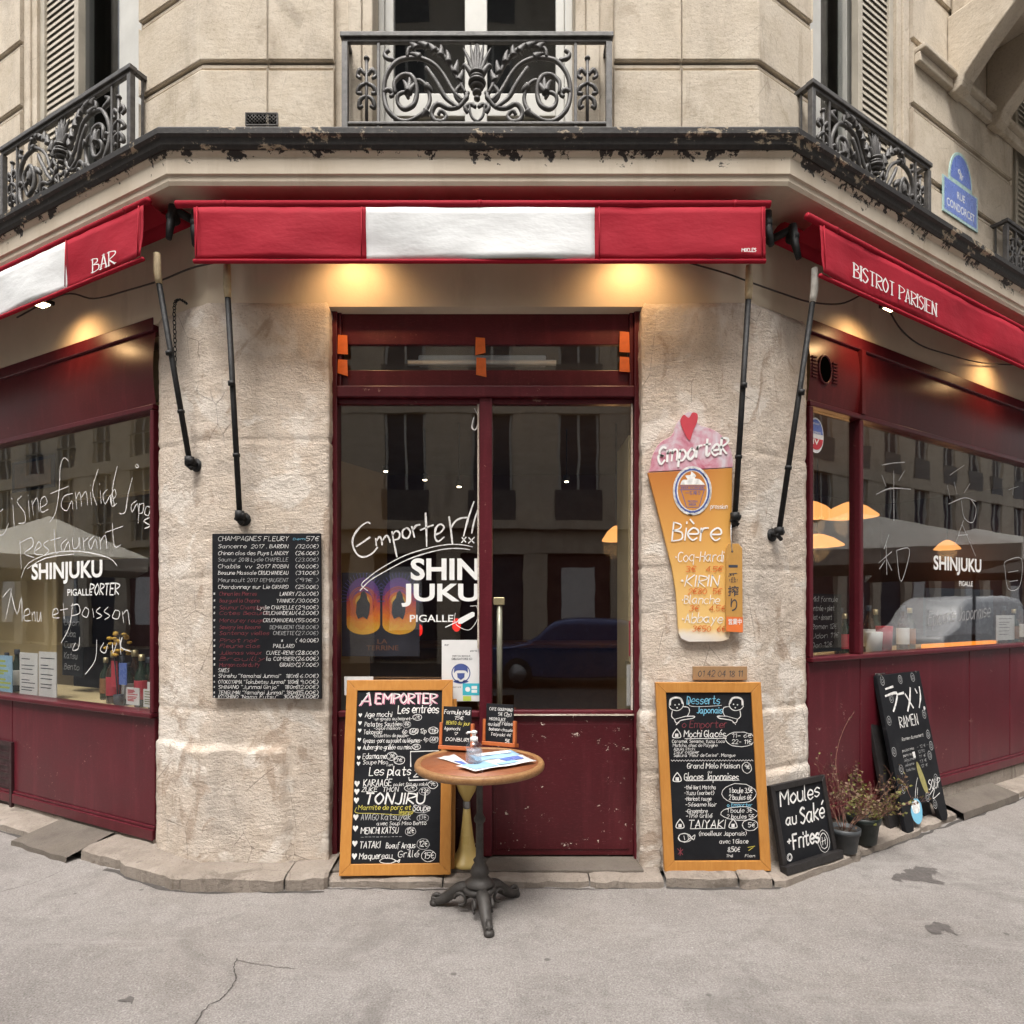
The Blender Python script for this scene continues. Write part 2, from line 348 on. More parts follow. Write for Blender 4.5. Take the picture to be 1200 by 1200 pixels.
def glass(name, base, grow, tint=(1, 1, 1, 1)):
    """thin pane: clear, with a mirror share that grows towards grazing view angles"""
    k = N(name); ge = k.n('NewGeometry').outputs
    dt = k.math('ABSOLUTE', k.n('VectorMath', {0: ge['Normal'], 1: ge['Incoming']}, operation='DOT_PRODUCT').outputs['Value'])
    lw = k.math('POWER', k.math('SUBTRACT', 1., dt), 5.)
    fac = k.math('MINIMUM', k.math('ADD', k.math('MULTIPLY', lw, grow), base), 1.)
    wav = k.noise(2.2, 2.)
    bn = k.n('Bump', {'Height': wav, 'Strength': .06, 'Distance': .01}).outputs[0]
    tr = k.n('BsdfTransparent', {'Color': tint}); gl = k.n('BsdfGlossy', {'Color': (.95, .96, .97, 1), 'Roughness': .012, 'Normal': bn})
    mx = k.n('MixShader', {0: fac, 1: tr.outputs[0], 2: gl.outputs[0]}); k.t.links.new(mx.outputs[0], k.out.inputs['Surface']); return k.m
M['glass'] = glass('shop_window_glass', .085, .9, (.96, .96, .95, 1)); M['glass_up'] = glass('upper_window_glass', .05, .9, (.85, .86, .86, 1))
M['gel'] = glass('clear_plastic', .05, .9, (.97, .975, .985, 1))
def emit(name, col, st):
    k = N(name); e = k.n('Emission', {'Color': col, 'Strength': st}); k.t.links.new(e.outputs[0], k.out.inputs['Surface']); return k.m
M['lamp'] = emit('lit_flood_lamp', (1, .72, .38, 1), 9); M['shade_lit'] = emit('lit_orange_lampshade', (1, .42, .12, 1), .62); M['dot'] = emit('lit_ceiling_spot', (1, .85, .6, 1), 8); M['strip_lit'] = emit('lit_orange_strip', (1, .28, .03, 1), .7); M['red_lit'] = emit('lit_red_lantern', (1, .03, .02, 1), .5)

k = N('pavement_asphalt')
pos = k.n('NewGeometry').outputs['Position']
big = k.noise(.55, 5., .6, pos); mid = k.noise(3.2, 6., .65, pos, .6); fine = k.noise(120, 4., .7, pos); agg = k.n('TexVoronoi', {'Vector': pos, 'Scale': 150.}).outputs['Distance']
col = k.ramp(big, [(.3, (.168, .151, .140, 1)), (.5, (.237, .217, .203, 1)), (.7, (.202, .183, .170, 1))])
col = k.mix(k.math('MULTIPLY', k.bw(mid, .48, .72), .5), col, (.115, .103, .094, 1))
warm = k.noise(.9, 3., .5, pos); col = k.mix(k.math('MULTIPLY', k.bw(warm, .5, .62), .35), col, (.20, .175, .155, 1))
mid2 = k.noise(14, 6., .7, pos); col = k.mix(k.math('MULTIPLY', k.bw(mid2, .52, .7), .4), col, (.27, .255, .24, 1)); col = k.mix(k.math('MULTIPLY', k.bw(mid2, .46, .32), .4), col, (.11, .1, .093, 1))
col = k.mix(k.math('MULTIPLY', k.bw(fine, .48, .68), .55), col, (.34, .325, .31, 1)); col = k.mix(k.math('MULTIPLY', k.bw(fine, .46, .3), .6), col, (.085, .077, .07, 1))
col = k.mix(.25, col, agg, 'OVERLAY'); smd = k.noise(1.3, 7., .72, pos, 1.0); col = k.mix(k.math('MULTIPLY', k.bw(smd, .55, .68), .45), col, (.105, .095, .087, 1)); sm2 = k.noise(2.1, 6., .7, k.n('Mapping', {'Vector': pos, 'Rotation': (0, 0, .5), 'Scale': (.5, 3., 1)}).outputs[0], .4); col = k.mix(k.math('MULTIPLY', k.bw(sm2, .56, .66), .4), col, (.29, .272, .255, 1))
spot = k.n('TexVoronoi', {'Vector': pos, 'Scale': 5.5}).outputs['Distance']
gum = k.math('MULTIPLY', k.bw(spot, .09, .05), k.bw(k.noise(2.7, 2., .5, pos), .48, .54)); col = k.mix(k.math('MULTIPLY', gum, .7), col, (.07, .062, .058, 1))
sp2 = k.n('TexVoronoi', {'Vector': pos, 'Scale': 17.}).outputs['Distance']; fleck = k.math('MULTIPLY', k.bw(sp2, .075, .05), k.bw(k.noise(9., 2., .5, pos), .54, .58)); col = k.mix(k.math('MULTIPLY', fleck, .6), col, (.5, .48, .45, 1))
M['pavement'] = k.bsdf(col, .82, [(k.noise(6, 5., .6, pos), .25, .02), (mid2, .35, .008), (fine, .8, .005)], Specular_IOR_Level=.3)
M['road'] = plain('road_asphalt', (.05, .05, .05, 1), .8, .25, 3, .4)

# ------------------------------------------------------------------ writing: a hand-drawn stroke alphabet (x 0-6, y -3..10 as one char each)
YV = {**{str(i): i for i in range(10)}, 'A': 10, 'B': 11, 'z': -1, 'y': -2, 'x': -3}
GL = {}
for line in """a 45 26 04 02 20 31 45|46 41 50
b 0A 00|04 26 45 42 20 01
c 45 26 04 02 20 41
d 45 26 04 02 20 42|4A 40
e 03 43 45 26 04 02 20 41
f 4A 29 18 1y|06 36
g 45 26 04 02 21 43|46 4y 2x 0y
h 0A 00|04 26 45 40
i 06 00|08 09
j 26 2y 0x|28 29
k 0A 00|46 03|03 40
l 0A 01 10
m 06 00|04 16 35 30|34 46 65 60
n 06 00|04 26 45 40
o 26 04 02 20 42 44 26
p 06 0x|05 26 44 42 20 01
q 45 26 04 02 20 42|46 4x
r 06 00|04 16 36
s 45 26 04 23 42 20 01
t 29 21 30 41|06 46
u 06 02 10 30 42|46 40
v 06 20|20 46
w 06 10|10 34|34 50|50 66
x 06 40|46 00
y 06 22|46 0x
z 06 46|46 00|00 40
A 00 29|29 40|03 33
B 00 09|09 38 36 05|05 44 41 00
C 48 29 07 02 20 41
D 00 09|09 38 45 31 00
E 49 09|09 00|00 40|05 35
F 49 09|09 00|05 35
G 48 29 07 02 20 41 44|44 24
H 00 09|40 49|05 45
I 00 09
J 39 32 20 01
K 00 09|49 04|04 40
L 09 00|00 40
M 00 09|09 34|34 69|69 60
N 00 09|09 40|40 49
O 29 06 03 20 43 46 29
P 00 09|09 48 46 04
Q 29 06 03 20 43 46 29|22 4z
R 00 09|09 48 46 04|04 40
S 48 29 07 25 43 20 01
T 09 49|29 20
U 09 02 20 42 49
V 09 20|20 49
W 09 10|10 35|35 50|50 69
X 09 40|49 00
Y 09 25|49 25|25 20
Z 09 49|49 00|00 40
0 29 06 03 20 43 46 29
1 07 29|29 20
2 07 19 39 46 00|00 40
3 08 29 47 25 43 20 01
4 30 39|39 03|03 43
5 49 09|09 05|05 35 43 20 01
6 39 04 02 20 42 24 03
7 09 49|49 10
8 29 07 25 02 20 42 25 47 29
9 45 25 07 29 47 40
. 00 01
, 01 0z
- 04 34
( 2A 06 03 2z
) 0A 26 23 0z
/ 0z 3A
! 0A 03|00 01
" 09 07|29 27
' 09 07
: 01 02|05 06
+ 04 44|22 26
€ 48 29 06 03 20 41|05 35|04 34
é 03 43 45 26 04 02 20 41|28 4A
è 03 43 45 26 04 02 20 41|0A 28
* 02 46|06 42|27 21
& 29 07 25 13 01 20 42|25 44
~ 14 24 15
Ɛ 48 29 07 15 34|34 05 02 20 42
@ 20 06 08 18 27|27 38 48 46 20""".split('\n'):
    ch, body = line.split(' ', 1)
    GL[ch] = [[(int(p[0]), YV[p[1]]) for p in st.split()] for st in body.split('|')]
def text_width(t, sp=1.5): return sum((3 if ch == ' ' else max(x for st in GL.get(ch, GL['o']) for x, y in st) + sp) for ch in t) - sp
def write(mb, fr, t, a, b, h, width=None, slant=.12, w=.11, jit=.35, cc=.0, m=0, rise=0., sp=1.5, nib=False, serif=False, fine=3, rnd=None):
    """one line of handwriting: left end a, baseline b, capital height h"""
    rnd = rnd or random; u = h / 9.; k = (width / (text_width(t, sp) * u)) if width else 1.
    x = 0.
    for ch in t:
        if ch == ' ': x += 3; continue
        g = GL.get(ch, GL['o']); dy = rnd.uniform(-jit, jit); tilt = rnd.uniform(-.04, .04) * (jit > 0)
        for st in g:
            pts = [(px + rnd.uniform(-jit, jit) * .45, py + dy + rnd.uniform(-jit, jit) * .45) for px, py in st]
            if len(pts) > 2: pts = smooth(pts, fine)
            q = [(a + (x + px + (slant + tilt) * py) * u * k, b + py * u + rise * (x + px) * u * k) for px, py in pts]
            wk = w * h * rnd.uniform(.78, 1.12); mb.ribbon(fr, q, wk if (nib or len(q) < 3) else [wk * (1.08 - .4 * abs(i / (len(q) - 1) - .35)) for i in range(len(q))], cc, m, nib)
            if serif and len(st) == 2 and abs(st[0][1] - st[1][1]) > 3:
                for px, py in st:
                    if py in (0, 9): mb.ribbon(fr, [(a + (x + px - 1.05) * u * k, b + (py + (.25 if py == 0 else -.25)) * u + rise * (x + px) * u * k), (a + (x + px + 1.05) * u * k, b + (py + (.25 if py == 0 else -.25)) * u + rise * (x + px) * u * k)], .05 * h, cc + .0004, m)
        x += max(px for st in g for px, py in st) + sp
    return mb
def strokes(mb, fr, L, w, cc=0., m=0, fine=4, mp=None, closed=False):
    for st in L:
        p = [mp(*q) for q in st] if mp else st
        p = smooth(p, fine) if len(p) > 2 else p; mb.ribbon(fr, p, [w * (.62 + .75 * abs(noise.noise(Vector((p[0][0] * 9, i * .33, 2)))) + .25 * sin(pi * i / max(1, len(p) - 1))) for i in range(len(p))], cc, m)
    return mb
def ring(mb, fr, a, b, ra, rb, w, cc=0., m=0, n=18, wob=.06):
    ph = random.random() * 6
    mb.ribbon(fr, [(a + ra * cos(2 * pi * i / n + ph) * (1 + random.uniform(-wob, wob)), b + rb * sin(2 * pi * i / n + ph) * (1 + random.uniform(-wob, wob))) for i in range(n + 2)], w, cc, m)
    return mb
def typeset(mb, fr, t, a0, a1, b0, b1, bold=0., cc=0., m=0):
    """printed type from Blender's built-in font, fitted to a rectangle on a surface"""
    cu = bpy.data.curves.new('type', 'FONT'); cu.body = t; cu.offset = bold; cu.resolution_u = 4; cu.fill_mode = 'FRONT'
    ob = bpy.data.objects.new('type', cu); COL.objects.link(ob)
    dg = bpy.context.evaluated_depsgraph_get(); dg.update()
    me = bpy.data.meshes.new_from_object(ob.evaluated_get(dg))
    vs = [v.co.copy() for v in me.vertices]; fs = [tuple(p.vertices) for p in me.polygons]
    bpy.data.objects.remove(ob); bpy.data.curves.remove(cu); bpy.data.meshes.remove(me)
    if not vs: return mb
    x0, x1 = min(v.x for v in vs), max(v.x for v in vs); y0, y1 = min(v.y for v in vs), max(v.y for v in vs)
    mb.add([fr(a0 + (v.x - x0) / (x1 - x0) * (a1 - a0), b0 + (v.y - y0) / (max(y1 - y0, 1e-6)) * (b1 - b0), cc) for v in vs], fs, m)
    return mb

# ================================================================== SETTING
def gridpoly(mb, pts, z, m=0): mb.add([Vector((x, y, z)) for x, y in pts], [tuple(range(len(pts)))], m)
def path(p, d, z):
    if p == 'CL': return Vector((CL, YF, 0)) + ML * d + Vector((0, 0, z))
    if p == 'CR': return Vector((CR, YF, 0)) + MR * d + Vector((0, 0, z))
    return {'L': LE, 'F': FR, 'R': RI}[p[0]](p[1], z, d)
def wrap(mb, pts, d0, d1, z0, z1, m=0):
    """a strip of masonry following the street walls round the corners"""
    n = len(pts); vs = []
    for p in pts: vs += [path(p, d0, z0), path(p, d1, z0), path(p, d1, z1), path(p, d0, z1)]
    fs = [(i * 4 + j, (i + 1) * 4 + j, (i + 1) * 4 + (j + 1) % 4, i * 4 + (j + 1) % 4) for i in range(n - 1) for j in range(4)]
    fs += [(3, 2, 1, 0), tuple((n - 1) * 4 + j for j in range(4))]
    mb.add(vs, fs, m)
def sweep(mb, pts, prof, m=0, smooth=False):
    n = len(prof)
    vs = [path(p, d, z) for p in pts for d, z in prof]
    fs = [(i * n + j, (i + 1) * n + j, (i + 1) * n + j + 1, i * n + j + 1) for i in range(len(pts) - 1) for j in range(n - 1)]
    mb.add(vs, fs, m, smooth)
ALLW = [('L', -8), 'CL', 'CR', ('R', 8)]

mb = MB(); gridpoly(mb, [(-200, -200), (200, -200), (200, 200), (-200, 200)], -.13); structure('road', mb, M['road'])
mb = MB()            # the pavement round the corner, with its own kerb edge towards the road
edge = [path(p, 4.6, 0) for p in ALLW]; inner = [path(p, -.6, 0) for p in ALLW]
mb.add(inner + edge, [(i, 4 + i, 5 + i, i + 1) for i in range(3)])
mb.add(edge + [p - Vector((0, 0, .14)) for p in edge], [(i, 4 + i, 5 + i, i + 1) for i in range(3)])
structure('pavement', mb, M['pavement'])
mb = MB(); e2 = [path(p, 4.9, .004) for p in ALLW]; e1 = [path(p, 4.602, .004) for p in ALLW]
mb.add(e1 + e2, [(i, 4 + i, 5 + i, i + 1) for i in range(3)]); mb.add(e2 + [p - Vector((0, 0, .14)) for p in e2], [(i, 4 + i, 5 + i, i + 1) for i in range(3)])
structure('pavement_kerb', mb, M['kerb'])
# cracks and stains of the pavement
def gp(px, py): p = floorpt(px, py); return (p.x, p.y)
GR = Frame((0, 0, .002), (1, 0, 0), (0, 1, 0), (0, 0, 1))
mb = MB()
for L, w in (([(275, 1124), (276, 1140), (270, 1155), (258, 1170), (240, 1184), (222, 1204), (196, 1240)], .006), ([(275, 1126), (300, 1130), (345, 1136)], .003), ([(0, 1046), (40, 1034), (74, 1021)], .004),
             
             ([(380, 1042), (440, 1041.5), (520, 1043), (600, 1041), (690, 1042), (772, 1039)], .012)):
    p = smooth([gp(*q) for q in L], 14); p = [(x + noise.noise(Vector((x * 9, y * 9, 1))) * .02 + noise.noise(Vector((x * 40, y * 40, 1))) * .008, y + noise.noise(Vector((x * 9, y * 9, 5))) * .02 + noise.noise(Vector((x * 40, y * 40, 5))) * .008) for x, y in p]
    mb.ribbon(GR, p, [w * (.5 + random.random() * .8) for _ in p])
for pts_, d_ in (([('L', -5), ('L', -.6)], .168), ([('L', -.6), 'CL', ('F', -1.0)], .212), ([('F', .86), 'CR', ('R', .6)], .168), ([('R', .6), ('R', 1.7), ('R', 3.6)], .16)):
    q = [path(p, d_, 0) for p in pts_]; line = []
    for i in range(len(q) - 1):
        n = max(2, int((q[i + 1] - q[i]).length / .03)); line += [q[i].lerp(q[i + 1], j / n) for j in range(n)]
    line = [(p.x + noise.noise(p * 8) * .02, p.y + noise.noise(p * 8 + Vector((5, 0, 0))) * .02) for p in line]
    mb.ribbon(GR, line, [max(.004, .03 + .035 * noise.noise(Vector((x * 5, y * 5, 2)))) for x, y in line], -.0006)
structure('pavement_crack', mb, M['crack'])
mb = MB()
def blob(L, n=16, c_=0.):
    p = smooth([gp(*q) for q in L], n, True); p = [(x + noise.noise(Vector((x * 14, y * 14, 1))) * .03 + noise.noise(Vector((x * 50, y * 50, 1))) * .022, y + noise.noise(Vector((x * 14, y * 14, 5))) * .03 + noise.noise(Vector((x * 50, y * 50, 5))) * .03) for x, y in p]
    mb.poly(GR, p, c_)
blob([(1044, 1030), (1062, 1019), (1085, 1016), (1103, 1022), (1092, 1028), (1104, 1036), (1085, 1034), (1062, 1032)])
blob([(1086, 1088), (1097, 1081), (1108, 1084), (1124, 1097), (1106, 1091), (1092, 1094)], c_=.0004)
blob([(145, 1172), (151, 1169), (159, 1172), (153, 1176)], c_=.0006)
structure('pavement_stain', mb, M['stained'])

# stone kerb at the foot of the walls, laid as separate slabs
def slabs(mb, cuts, d_in, d_out, zin, zout, ztop_j=.006):
    """cuts: path positions from left to right; neighbouring ones make one slab"""
    for p, q, do, zt in cuts:
        mid = []
        n = 14; P0, Q0 = path(p, d_in, 0), path(q, d_in, 0); P1, Q1 = path(p, do, 0), path(q, do, 0)
        rows = []
        for prof in ((0, 0, zin), (.35, .0, (zin + zt) / 2 + .008), (.9, 0, zt + .002), (1., .0, zt - .012), (1.01, 0, -.06)):
            r = []
            for i in range(n + 1):
                t = .006 + .988 * i / n; w = prof[0]
                a = P0.lerp(Q0, t); b = P1.lerp(Q1, t); x = a.lerp(b, w)
                k_ = noise.noise(x * 7) * .024 + noise.noise(x * 25) * .012
                endf = min(1, min(t, 1 - t) * 14)
                x = x + (b - a).normalized() * (k_ if w > .8 else 0) - (b - a).normalized() * (1 - endf) * (.02 if w > .8 else 0)
                r.append(Vector((x.x, x.y, prof[2] + (noise.noise(x * 5 + Vector((3, 0, 0))) * .009 + noise.noise(x * 22) * .004 if w > 0 else 0) - (1 - endf) * (.006 if w > .3 else 0))))
            rows.append(r)
        mb.grid(rows, smooth=False)
def aF(px): return ('F', (px - 600) * 3.6 / 750)
def aL(px): return ('L', along(LE, px, .12))
def aR(px): return ('R', along(RI, px, .12))
mb = MB()
slabs(mb, [(('L', -7), ('L', -5), .16, .05), (('L', -5), ('L', -3.2), .16, .05), (('L', -3.2), aL(-60), .16, .05), (aL(-60), aL(45), .16, .05), (aL(108), aL(152), .185, .068), (aL(152), 'CL', .205, .075),
           ('CL', aF(340), .21, .08), (aF(340), aF(388), .2, .078)], -.15, 0, .092, 0)
slabs(mb, [(aF(382), aF(520), .165, .045), (aF(520), aF(690), .16, .045), (aF(690), aF(776), .16, .045)], -.12, 0, .052, 0)
slabs(mb, [(aF(778), aF(862), .155, .062), (aF(862), 'CR', .17, .062), ('CR', aR(1000), .185, .05), (aR(1000), aR(1075), .165, .05), (aR(1075), aR(1120), .14, .05), (aR(1186), ('R', 4.5), .14, .05), (('R', 4.5), ('R', 6), .14, .05), (('R', 6), ('R', 7.6), .14, .05)], -.15, 0, .085, 0)
structure('stone_kerb', mb, M['kerb'])
mb = MB(); a0, a1 = aF(400)[1], aF(768)[1]
mb.box(FR, -1.04, .748, .03, .064, -.2, .075); structure('door_step', mb, M['dark_slab'], .006)
def tilted_slab(name, fr, a0, a1, d1, zin, zout, label, mat):
    mb = MB(); rows = []
    A = [(0, -.1, zin), (.3, .0, zin - .002), (1., d1, zout), (1.02, d1 + .005, zout - .05), (.9, d1 - .02, zout - .06)]
    for w, d, z in A:
        r = []
        for i in range(15):
            t = i / 14; aa = a0 + (a1 - a0) * t + (w * .02 if t > .5 else -w * .03)
            r.append(fr(aa, z + noise.noise(Vector((aa * 6, d * 6, 3))) * .006, d + noise.noise(Vector((aa * 8, 4, 3))) * .012 * (w > .5)))
        rows.append(r)
    mb.grid(rows, smooth=False); return single(name, mb, mat, label, 'stone slab', bevel=0)
tilted_slab('sunken_slab', LE, aL(47)[1], aL(106)[1], .27, .09, .03, 'dark cracked stone slab tilting out of the kerb below the left window', M['dark_slab'])
tilted_slab('ramp_slab', RI, aR(1122)[1], aR(1184)[1], .17, .10, .055, 'dark ridged slab laid over the kerb beyond the tall leaning sandwich board', M['dark_slab'])

# ================================================================== THE CORNER BUILDING
B = thing('corner_building', 'beige stone corner building with a maroon shopfront and iron window railings', 'building', (0, YF, 0))

def pillar(plan, z0, z1, joints, bulge, seed):
    mb = MB(); pts = []; st = .024
    for i in range(len(plan) - 1):
        a, b = Vector(plan[i]), Vector(plan[i + 1]); n = max(1, int((b - a).length / st))
        for j in range(n): pts.append(a.lerp(b, j / n))
    pts.append(Vector(plan[-1])); nn = []
    for i in range(len(pts)):
        t = pts[min(i + 2, len(pts) - 1)] - pts[max(i - 2, 0)]; nn.append(Vector((t.y, -t.x, 0)).normalized())
    nz = int((z1 - z0) / .016); rows = []
    for q in range(nz + 1):
        z = z0 + (z1 - z0) * q / nz; r = []
        for p, n in zip(pts, nn):
            x = Vector((p.x, p.y, z)); s = Vector((seed, seed * 2, 0))
            d = noise.noise(x * 3 + s) * .006 + noise.noise(x * 13 + s) * .0045 + noise.noise(x * 34 + s) * .0032
            for zj in joints:
                w = z - zj - noise.noise(x * 4) * .008; d -= .008 * math.exp(-(w / .011) ** 2) * max(0, min(1, .75 + noise.noise(x * 5 + s) * 1.5))
            d += bulge(x) ; d -= .02 * math.exp(-((z1 - z) / .02) ** 2)
            r.append(x + n * d)
        rows.append(r)
    mb.grid(rows); return mb
def sst(e0, e1, x): t = max(0, min(1, (x - e0) / (e1 - e0))); return t * t * (3 - 2 * t)
XL, XR = (385 - 600) * 3.7 / 750, (752 - 600) * 3.7 / 750
sL = along(LE, 186); sR = along(RI, 945)
p0 = LE(sL, 0, -.18); p1 = LE(sL, 0, 0)
mb = pillar([p0, p1, (CL, YF, 0), (XL, YF, 0), (XL, YF + .16, 0)], .03, 3.32, [.955, 1.72, 2.52],
            lambda x: (.030 - .014 * sst(CL - .05, CL - .40, x.x)) * (1 - sst(.728, .752, x.z + noise.noise(x * 6) * .02)) * (1 - sst(-1.312, -1.296, x.x + noise.noise(x * 7) * .012)) - .012 * math.exp(-((x.x + 1.29) / .014) ** 2) * (x.z < .74), 3.3)
pl = obj('stone_pillar', mb, M['pillar'], B)
p2 = RI(sR, 0, 0); p3 = RI(sR, 0, -.18)
mb = pillar([(XR, YF + .16, 0), (XR, YF, 0), (CR, YF, 0), p2, p3], .03, 3.32, [.955, .60, 1.78, 2.45],
            lambda x: .022 * (1 - sst(.575, .598, x.z + noise.noise(x * 6) * .02)) * sst(1.20, 1.30, x.x) * (1 - .65 * sst(CR + .12, CR + .4, x.x)) + .012 * (1 - sst(.93, .96, x.z)), 9.1)
obj('stone_pillar', mb, M['pillar'], B)
mb = MB()            # solid cores behind the dressed stone
for pl_ in ([LE(sL, 0, -.17), LE(sL, 0, -.05), Vector((CL + .04, YF + .05, 0)), Vector((XL - .04, YF + .05, 0)), Vector((XL - .04, YF + .42, 0))],
            [Vector((XR + .04, YF + .42, 0)), Vector((XR + .04, YF + .05, 0)), Vector((CR - .04, YF + .05, 0)), RI(sR, 0, -.05), RI(sR, 0, -.17)]):
    mb.prism(WORLD, [(p.x, p.y) for p in pl_], .02, 3.5)
obj('pier_core', mb, M['wall_dark'], B)

mb = MB(); wrap(mb, ALLW, -.35, -.022, 3.30, 3.86); obj('lintel', mb, M['plaster'], B)
# cornice: cream moulded fascia under a worn black metal flashing
mb = MB(); sweep(mb, ALLW, [(-.02, 3.835), (.225, 3.835), (.235, 3.822), (.262, 3.815), (.270, 3.835), (.272, 3.862), (.282, 3.868), (.282, 3.955), (.298, 3.975), (.300, 3.985)]); obj('cornice', mb, M['cornice'], B)
mb = MB(); sweep(mb, ALLW, [(.27, 3.982), (.306, 3.980), (.318, 3.998), (.326, 4.030), (.342, 4.040), (.344, 4.068), (.336, 4.078), (0, 4.13)])
obj('flashing', mb, M['flashing'], B)

# upper wall: plain bed, raised ashlar panels, bead in the channels, window openings left free
ZT = 8.5
wL0, wL1 = along(LE, 45), along(LE, 166)       # left upper window
wR0, wR1 = along(RI, 949), along(RI, 1049)     # right upper window
wR2, wR3 = along(RI, 1186), along(RI, 1186) + 1.25
fW0, fW1 = (437 - 600) * 3.7 / 750, (674 - 600) * 3.7 / 750
mb = MB()
for seg in ([('L', -8), ('L', wL0)], [('L', wL1), 'CL', ('F', fW0)], [('F', fW1), 'CR', ('R', wR0)], [('R', wR1), ('R', wR2)], [('R', wR3), ('R', 8)]):
    wrap(mb, seg, -.32, 0, 4.04, ZT)
for seg in ([('L', wL0), ('L', wL1)], [('F', fW0), ('F', fW1)], [('R', wR0), ('R', wR1)], [('R', wR2), ('R', wR3)]):
    wrap(mb, seg, -.318, -.002, 3.86, 4.14); wrap(mb, seg, -.318, -.002, 7.0, ZT - .01)
obj('wall', mb, M['ashlar'], B)
courses = [4.15, 4.20, 4.66, 5.12, 5.58, 6.04, 6.5, 6.96, 7.42, 7.88]
spans = [[('L', -4.6), ('L', wL0 - .16)], [('L', wL1 + .035), 'CL', ('F', -1.402)], [('F', -1.398), ('F', -1.02)], [('F', .585), ('F', .968)], [('F', .972), 'CR', ('R', wR0 - .03)], [('R', wR1 + .16), ('R', wR2 - .10)]]
pan = [MB() for _ in spans]; bds = [MB() for _ in spans]
for i in range(len(courses) - 1):
    for sp in spans:
        wrap(pan[spans.index(sp)], sp, -.001, .034, courses[i] + (.028 if i else 0), courses[i + 1] - .028)
        if i: wrap(bds[spans.index(sp)], sp, -.001, .019, courses[i] - .011, courses[i] + .013)
for q in pan: obj('ashlar_panel', q, M['ashlar'], B, .007)
for q in bds: obj('channel_bead', q, M['ashlar'], B, .004)
# architraves beside the openings
for fr, a, sgn in ((FR, fW0, -1), (FR, fW1, 1), (LE, wL0, -1), (RI, wR1, 1)):
    mb = MB()
    for o, w, d in ((0, .06, .012), (.062, .075, .026)):
        x0, x1 = sorted((a + sgn * o, a + sgn * (o + w))); mb.box(fr, x0, x1, 4.13, 7.2, -.001, d)
    obj('architrave', mb, M['ashlar'], B, .006)

def casement(fr, a0, a1, d, parts, rail=None, white=True):
    """upper window: parts = list of ('glass'|'stile'|'shutter', a from, a to)"""
    h = holder('casement_window', B); f = MB(); g = MB(); s = MB()
    z0, z1 = 4.12, 7.0
    for kind, x0, x1 in parts:
        if kind == 'glass': g.box(fr, x0, x1, z0, z1, d - .01, d - .004)
        elif kind == 'stile': f.box(fr, x0, x1, z0, z1, d - .04, d + .025)
        elif kind == 'thin': f.box(fr, x0, x1, z0, z1, d - .02, d + .055)
        else:
            d = d + .10; s.box(fr, x0, x0 + .05, z0, z1, d - .02, d + .03); s.box(fr, x1 - .05, x1, z0, z1, d - .02, d + .03)
            s.box(fr, x0 + .05, x1 - .05, z0, z0 + .1, d - .02, d + .03); s.box(fr, x0 + .05, x1 - .05, z0, z1, d - .03, d - .022)
            z = z0 + .12
            while z < z1 - .1:
                p = [fr(x0 + .05, z, d + .014), fr(x1 - .05, z, d + .014), fr(x1 - .05, z + .085, d - .010), fr(x0 + .05, z + .085, d - .010)]
                q = [v + Vector((0, 0, .009)) for v in p]; s.add(p + q, [(0, 1, 2, 3), (7, 6, 5, 4), (0, 4, 5, 1), (2, 6, 7, 3)]); z += .046
            d = d - .10
    for r0, r1, x0, x1 in rail or (): f.box(fr, x0, x1, r0, r1, d - .035, d + .018)
    obj('frame', f, M['window_white'] if white else M['window_beige'], h, .005); obj('pane', g, M['glass_up'], h)
    if s.v: obj('shutter', s, M['shutter'], h, .003)
    return h
ax = lambda px: (px - 600) * (YF + .2) / KF
casement(FR, fW0, fW1, -.20, [('glass', ax(461), ax(546)), ('glass', ax(570), ax(652)), ('stile', ax(452), ax(462)), ('stile', ax(545), ax(571)), ('stile', ax(651), ax(661)), ('thin', fW0 + .0, ax(452)), ('thin', ax(661), fW1)],
         [(4.53, 4.67, ax(462), ax(545)), (4.53, 4.67, ax(571), ax(651))])
lx = lambda px: along(LE, px, -.14); rx = lambda px: along(RI, px, -.14)
casement(LE, wL0, wL1, -.14, [('shutter', wL0 + .003, along(LE, 97, -.04)), ('stile', lx(97), lx(104)), ('glass', lx(104), lx(144)), ('stile', lx(144), lx(151)), ('thin', lx(151), wL1 + .0)])
casement(RI, wR0, wR1, -.14, [('thin', wR0, rx(953)), ('glass', rx(952), rx(988)), ('stile', rx(988), rx(999)), ('shutter', along(RI, 1001, -.04), wR1 - .003)])
casement(RI, wR2, wR3, -.14, [('thin', wR2, wR2 + .1), ('shutter', wR2 + .1, wR2 + .45), ('glass', wR2 + .45, wR3 - .2), ('stile', wR3 - .2, wR3)])
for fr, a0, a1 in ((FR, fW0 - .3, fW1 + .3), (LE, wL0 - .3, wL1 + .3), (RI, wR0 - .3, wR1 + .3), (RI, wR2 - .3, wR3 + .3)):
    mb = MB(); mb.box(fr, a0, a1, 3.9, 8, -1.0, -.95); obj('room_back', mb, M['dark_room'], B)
mb = MB(); q = [path(p, -.31, ZT) for p in ALLW]; mb.add([path(p, 0, ZT) for p in ALLW] + [Vector((8, 14, ZT)), Vector((-8, 14, ZT))], [tuple(range(6))])
mb.add([path(('L', -8), 0, 0), path(('L', -8), 0, ZT), Vector((-8, 14, ZT)), Vector((-8, 14, 0))], [(0, 1, 2, 3)]); mb.add([path(('R', 8), 0, 0), path(('R', 8), 0, ZT), Vector((8, 14, ZT)), Vector((8, 14, 0))], [(0, 1, 2, 3)])
obj('light_closure', mb, M['dark_room'], B)  # unseen top and end sheets added to stop daylight leaking inside

